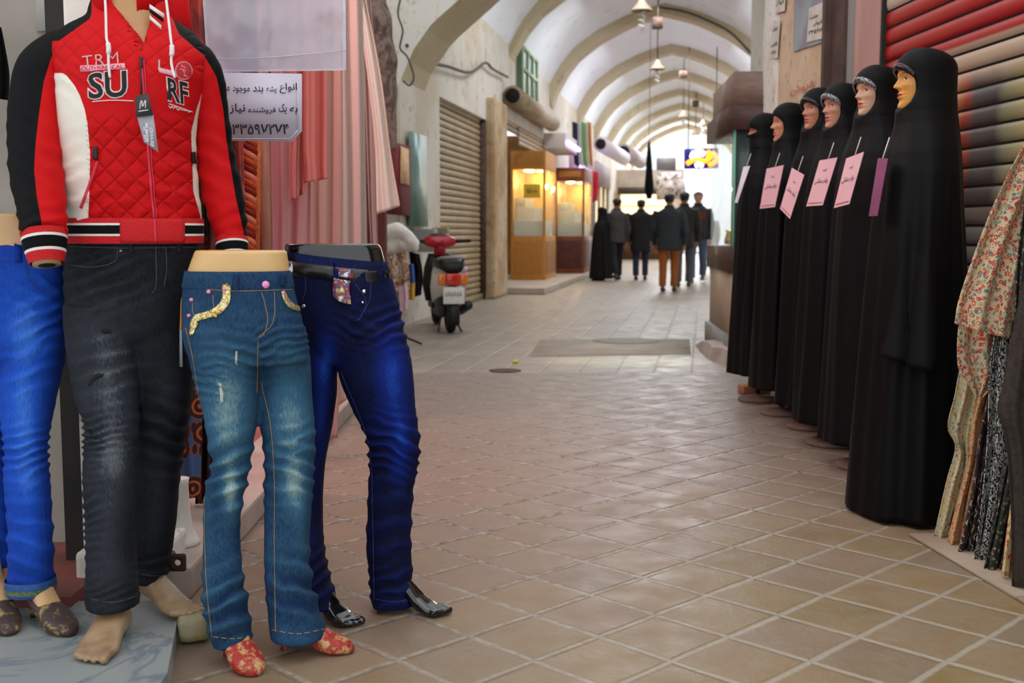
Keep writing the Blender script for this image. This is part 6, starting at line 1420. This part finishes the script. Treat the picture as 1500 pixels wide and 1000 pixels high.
bm = NB(); slab4(bm, [(Pf.x, Pf.y, .98), (2.92, Pf.y, .98), (2.92, Pf.y, 2.0), (Pf.x, Pf.y, 2.0)], .012); obj('glass_pane', bm, MATS['shop_glass'], t)
bm = NB(); box(bm, (Pn.x+.28, Pn.y+.02, 1.49), (.56, .04, 1.02)); obj('end_panel', bm, mat('dark_teal_panel', '#3b4745', .3, coat=.3), t)
bm = NB(); tube(bm, [(Pn.x+.012, Pn.y, .98), (Pn.x+.012, Pn.y, 2.0)], .014, 8); obj('glass_edge', bm, mat('glass_green', '#7fb8a4', .2), t)
bm = NB(); ball(bm, (2.22, 10.9, 1.97), .05, 1.6, 1, .5); obj('case_lamp', bm, mat('cool_lamp', '#e8fff4', .5, emit='#d8fff0', es=8), t)
lamp('counter_light', 'POINT', (2.25, 10.8, 1.85), 22, (.85, 1, .92), .06)
gr = random.Random(11)
for k in range(14):
    z = .98 + .012; x, y = 2.14+.16*(k % 4)+gr.uniform(-.015, .015), 10.35+.27*(k//4)+gr.uniform(-.03, .03); h = gr.uniform(.04, .16)
    bm = NB(); lathe(bm, (x, y, z), [(.05, 0), (.055, h*.3), (.035, h*.8), (.045, h)], 14); tag(obj('ornament', bm, MATS['gold']), 'small golden ornament on the floor of the corner glass counter', 'ornament', 'ornaments in the corner counter')
bm = NB(); a = G(1022, 512); rings = []
Q = [G(1018, 506), G(1030, 520), G(1046, 530), G(1066, 536)]
for q, h in zip(spline(Q, 8), (.02, .08, .1, .12, .1, .12, .13, .12, .12)): rings.append([q + Vector((0, 0, 0)), q+Vector((.04, .02, h)), q+Vector((.28, .14, h*1.05)), q+Vector((.36, .2, 0))])
loft(bm, rings); struct('trim_16', bm, mat('worn_curb', '#b5a69c', .7, '#a08e84', 5, bump=.3, bscale=14))
# floor furniture
c = G(917, 500); t = thing('manhole_cover', 'round cast manhole cover in the gallery paving', 'manhole cover', c)
bm = NB(); lathe(bm, (c.x, c.y, .0), [(.34, .001), (.34, .006), (.31, .008)], 40); o = obj('frame', bm, mat('cast_iron', '#8f877c', .7, '#7a7268', 12), t)
bm = NB(); lathe(bm, (c.x, c.y, 0), [(.29, .004), (.29, .011), (.28, .012)], 40); obj('lid', bm, mat('cast_lid', '#857d72', .7, '#9a9286', 60, bump=.6, bscale=40), t)
a, b, c_, d = G(775, 522), G(1012, 519), G(1010, 497), G(792, 498); bm = NB(); slab4(bm, [p + Vector((0, 0, .001)) for p in (a, b, c_, d)], .004, Vector((0, 0, 1))); tag(obj('cement_patch', bm, mat('cement', '#b8aa9a', .8, '#a89a8c', 3, bump=.3, bscale=20)), kind='structure')
c = G(740, 543); bm = NB(); lathe(bm, (c.x, c.y, 0), [(.13, .001), (.13, .005), (.1, .006)], 24); tag(obj('drain_cover', bm, MATS['rusty_metal']), 'small dark round drain cover in the paving', 'drain cover')
c = G(755, 532); bm = NB(); ball(bm, (c.x, c.y, .015), .03, 1, .7, .5, 12); tag(obj('yellow_scrap', bm, mat('scrap_yellow', '#d8c23c', .7)), 'crumpled yellow scrap lying next to the drain cover', 'scrap')
# ================================================================ people walking in the gallery
def person(lab, px, py, top, rz, coat, trou, hair='#15110f', skin='#9a6e52', shoe='#1c1816', stride=.12, coat_len=.80, arms=(.1, -.1), seed=0, trim=None, width=1.0, scarf=None):
    g0 = G(px, py); H = W(px, top, g0.y).z; k = H/1.75
    t = thing('person', lab, 'person', g0, math.radians(rz))
    S = Matrix.Scale(k, 4)
    def put(nm, me, m, p=t): me.transform(S); return link_mesh(nm, me, m, p, True, True)
    def putb(nm, bm, m, p=t): bm.transform(S); return obj(nm, bm, m, p, local=True)
    fy = (stride, -stride)      # left and right foot, forward is -y
    lift = (.0, .05 if abs(stride) > .1 else 0)
    def leg(s):
        i = 0 if s < 0 else 1; y = -fy[i]; l = lift[i] if fy[i] < 0 else 0
        return [Vector((s*.095, 0, .92)), Vector((s*.10, y*.45-.03, .70)), Vector((s*.10, y*.6-.035+l*.2, .49)), Vector((s*.098, y*.85+.01+l, .27+l*.4)), Vector((s*.096, y+.02+l, .10+l))]
    def arm(s):
        a = arms[0 if s < 0 else 1]
        return [Vector((s*.185*width, .01, 1.425)), Vector((s*.235*width, .01-a*.3, 1.25)), Vector((s*.255*width, .02-a*.6, 1.10)), Vector((s*.25*width, -.03-a*1.1, .95)), Vector((s*.24*width, -.06-a*1.4, .83))]
    bm = NB()
    for s in (-1, 1):
        tube(bm, spline(leg(s), 16), [.08-.045*i/16 for i in range(17)], 12)
        L = leg(s)[-1]; tube(bm, [L, L+Vector((0, -.02, -.06)), L+Vector((0, -.14, -.075))], [.035, .035, .022], 10)
        A_ = arm(s); tube(bm, spline(A_, 14), [.048-.02*i/14 for i in range(15)], 12)
        h = A_[-1]; d = (A_[-1]-A_[-2]).normalized(); sd = Vector((0, -1, 0)); sd = (sd-d*sd.dot(d)).normalized()
        tube(bm, [h-d*.01, h+d*.05, h+d*.09], [.022, .034, .032], 10, flat=.6)
        for q, ln in ((-.024, .065), (-.008, .08), (.008, .085), (.023, .072)):
            b0 = h+d*.08+sd*q; n_ = Vector((-s, 0, 0)); tube(bm, [b0, b0+d*ln*.55+n_*.008, b0+d*ln+n_*.024], [.0105, .010, .008], 8)
        b0 = h+d*.03+sd*.028; tube(bm, [b0, b0+d*.03+sd*.022, b0+d*.065+sd*.024], [.012, .011, .009], 8)
    loft(bm, [ell(0, y, z, a, b, 24) for z, a, b, y in ((.86, .12, .09, 0), (.95, .16, .11, 0), (1.1, .14, .10, 0), (1.3, .165, .11, 0), (1.42, .17, .09, .01), (1.48, .08, .06, .01), (1.52, .055, .056, 0), (1.58, .05, .055, -.005))])
    hz = 1.525; rings = []
    for i in range(31):
        tt = i/30; rings.append([Vector((face_pt(2*PI*j/36-PI, tt)[0]*1.12, face_pt(2*PI*j/36-PI, tt)[1]*1.08 - .012, hz+tt*HH)) for j in range(36)])
    loft(bm, rings)
    for s in (-1, 1): ball(bm, (s*.076, .0, hz+.48*HH), .03, .35, .7, 1, 10)
    me = remeshed(bm, .0075, 1); put('body', me, mat('person_skin_'+skin[1:], skin, .5))
    # trousers
    bm = NB()
    for s in (-1, 1): tube(bm, spline(leg(s), 16), [.102-.035*min(1, i/11) for i in range(17)], 16)
    loft(bm, [ell(0, 0, z, a, b, 24) for z, a, b in ((.84, .165, .115), (.92, .175, .125), (1.0, .165, .115), (1.04, .16, .11))])
    me = remeshed(bm, .011, 5); displace(me, lambda c, n: .006*fbm(c+Vector((seed, 0, 0)), 7, 3)); put('trousers', me, mat('trousers_'+trou[1:], trou, .85, bump=.1, bscale=120))
    # coat
    bm = NB(); zb = coat_len
    loft(bm, [ell(0, y, z, a*width, b, 28, 0, 2.3) for z, a, b, y in ((zb, .20, .15, 0), (zb+.1, .20, .148, 0), (1.05, .19, .14, 0), (1.22, .20, .14, 0), (1.34, .215, .135, .01), (1.42, .20, .115, .015), (1.46, .13, .09, .015), (1.50, .075, .075, .01), (1.535, .07, .07, .005))])
    for s in (-1, 1): tube(bm, spline(arm(s)[:4] + [arm(s)[4]+Vector((0, 0, .01))], 16), [.078-.03*i/16 for i in range(17)], 16)
    me = remeshed(bm, .011, 4); displace(me, lambda c, n: .007*fbm(c+Vector((seed*2, 0, 0)), 6, 3)); co_ = put('coat', me, mat('coat_'+coat[1:], coat, .7, spec=.3, bump=.1, bscale=120))
    bm = NB(); loft(bm, [ell(0, .012, z, a, b, 24) for z, a, b in ((1.47, .085, .08), (1.50, .088, .085), (1.54, .08, .078), (1.535, .07, .068))]); putb('collar', bm, MATS['coat_'+coat[1:]], co_)
    if trim:
        for z0, z1, c in trim:
            bm = NB(); loft(bm, [[Vector((.185*math.sin(a), -.168*math.cos(a), z)) for a in [(-.9+1.8*j/12) for j in range(13)]] for z in (z0, z1)], (False, False), closed=False); bmesh.ops.solidify(bm, geom=bm.faces[:], thickness=.006); putb('chest_panel', bm, mat('panel_'+c[1:], c, .7), co_)
    for s in (-1, 1):
        L = leg(s)[-1]; bm = NB(); z = max(0, L.z-.105)
        rings = [[Vector((L.x + w_*math.cos(a), L.y + y, z + .002 + h*(.5+.5*math.copysign(abs(math.sin(a))**.7, math.sin(a))))) for a in [2*PI*j/16 for j in range(16)]] for y, w_, h in ((.06, .02, .05), (.05, .035, .085), (0, .04, .10), (-.06, .042, .075), (-.13, .048, .055), (-.19, .04, .045), (-.215, .02, .03))]
        loft(bm, rings); putb('shoe', bm, mat('shoe_'+shoe[1:], shoe, .5))
    if scarf:
        bm = NB(); rings = []
        for i in range(31):
            tt = -.25 + 1.31*i/30; fb_ = 1 if tt > 0 else 1.25
            rings.append([Vector((x*1.22*fb_, y*1.2*fb_ + (.055 if (abs(a) < .9 and .0 < tt < .72) else -.005), hz+tt*HH)) for a in [2*PI*j/36-PI for j in range(36)] for x, y in [face_pt(a, max(.3, min(.97, tt)))]])
        loft(bm, rings); putb('headscarf', bm, mat('headscarf_'+scarf[1:], scarf, .8))
    else:
        bm = NB(); rings = []
        for i in range(25):
            tt = .30 + .75*i/24; row = []
            for j in range(40):
                a = 2*PI*j/40-PI; x, y = face_pt(a, min(.99, tt)); e = 1.27 + .04*noise.noise((a*4, tt*9, seed))
                front = (1-sm(.9, 1.5, abs(a)))*(1-sm(.74, .84, tt)); side = (1 - sm(1.7, 2.1, abs(a)))*(1-sm(.5, .6, tt)) if abs(a) > 1 else 0
                e = e - .30*max(front, side); z = hz+tt*HH
                if tt > .96: e *= max(.02, 1-((tt-.96)/.09)**2)
                row.append(Vector((x*e, y*e - .012, z)))
            rings.append(row)
        loft(bm, rings); putb('hair', bm, mat('hair_'+hair[1:], hair, .6))
    return t
# woman in a black chador, seen from the side
g0 = G(880, 411); H = W(880, 303, g0.y).z; t = thing('person', 'woman in a long black chador walking at the left of the group', 'person', g0, math.radians(-120))
bm, zc = chador_mesh(H, .05, 3.3, False, 1.15); bm.free()
bm, zc = chador_mesh(H, .05, 3.3, False, 1.15); bmesh.ops.scale(bm, vec=(1.12, 1.12, 1), verts=[v for v in bm.verts if v.co.z < zc-.1]); obj('chador', bm, CH, t, local=True)
hb = head_mesh(zc); 
for s in (-1, 1): tube(hb, [Vector((s*.09, .0, .6)), Vector((s*.09, 0, .3)), Vector((s*.09, 0, .08))], [.07, .05, .035], 12); tube(hb, [Vector((s*.09, .0, .07)), Vector((s*.09, -.12, .03))], [.035, .022], 10)
loft(hb, [ell(0, 0, z, a, b, 20) for z, a, b in ((.5, .13, .1), (.9, .15, .11), (1.2, .15, .1), (zc-.1, .08, .07), (zc-.02, .05, .05))])
obj('body', hb, [mat('person_skin_a', '#a87858', .5), lip, eyew, eyed, brow], t, local=True)
for s in (-1, 1):
    bm = NB(); loft(bm, [[Vector((s*.09+w_*math.cos(a), y, .002+h*(.5+.5*math.sin(a)))) for a in [2*PI*j/14 for j in range(14)]] for y, w_, h in ((.05, .03, .07), (0, .038, .08), (-.08, .042, .06), (-.17, .03, .04), (-.19, .015, .025))]); obj('shoe', bm, MATS['black_plastic'], t, local=True)
AW = 180 - 9
person('man in grey-brown jacket walking between the chador woman and the black coat', 903, 410, 290, AW+22, '#3d3836', '#1d1c20', stride=.16, arms=(-.05, .08), seed=1, shoe='#4a3a2c')
person('man in long black coat and navy jeans seen from behind', 938, 410, 292, AW, '#0f0f11', '#1c2238', stride=.05, coat_len=.62, arms=(.02, .02), seed=2, width=1.1)
person('man in charcoal blazer and rust brown trousers seen from behind', 979, 427, 283, AW-4, '#23282c', '#8a4a18', stride=.06, coat_len=.74, arms=(-.02, .05), seed=3, shoe='#3a2a20', width=1.12)
person('man in dark olive jacket half hidden behind the man in rust trousers', 1001, 420, 281, AW, '#24241f', '#4d5054', stride=.1, coat_len=.72, arms=(.03, -.05), seed=4, shoe='#5a4028')
person('man facing us in black jacket with orange and grey chest, blue jeans', 1021, 414, 281, -12, '#1d1e22', '#4a5a70', stride=.14, coat_len=.84, arms=(.02, .0), seed=5, shoe='#2f5a68', trim=[(1.24, 1.36, '#b5502a'), (.95, 1.24, '#5d5654')])
person('person in pale coat and red headscarf far away at the right', 1037, 401, 306, AW, '#c9c6c8', '#2a2628', stride=.08, coat_len=.5, arms=(0, 0), seed=6, scarf='#c22430')
person('person in plum coat and crimson trousers hidden behind the man in the grey-brown jacket', 899, 404, 306, AW, '#2c2024', '#a8203c', stride=.1, coat_len=.78, arms=(0, 0), seed=7, scarf='#1a1618')
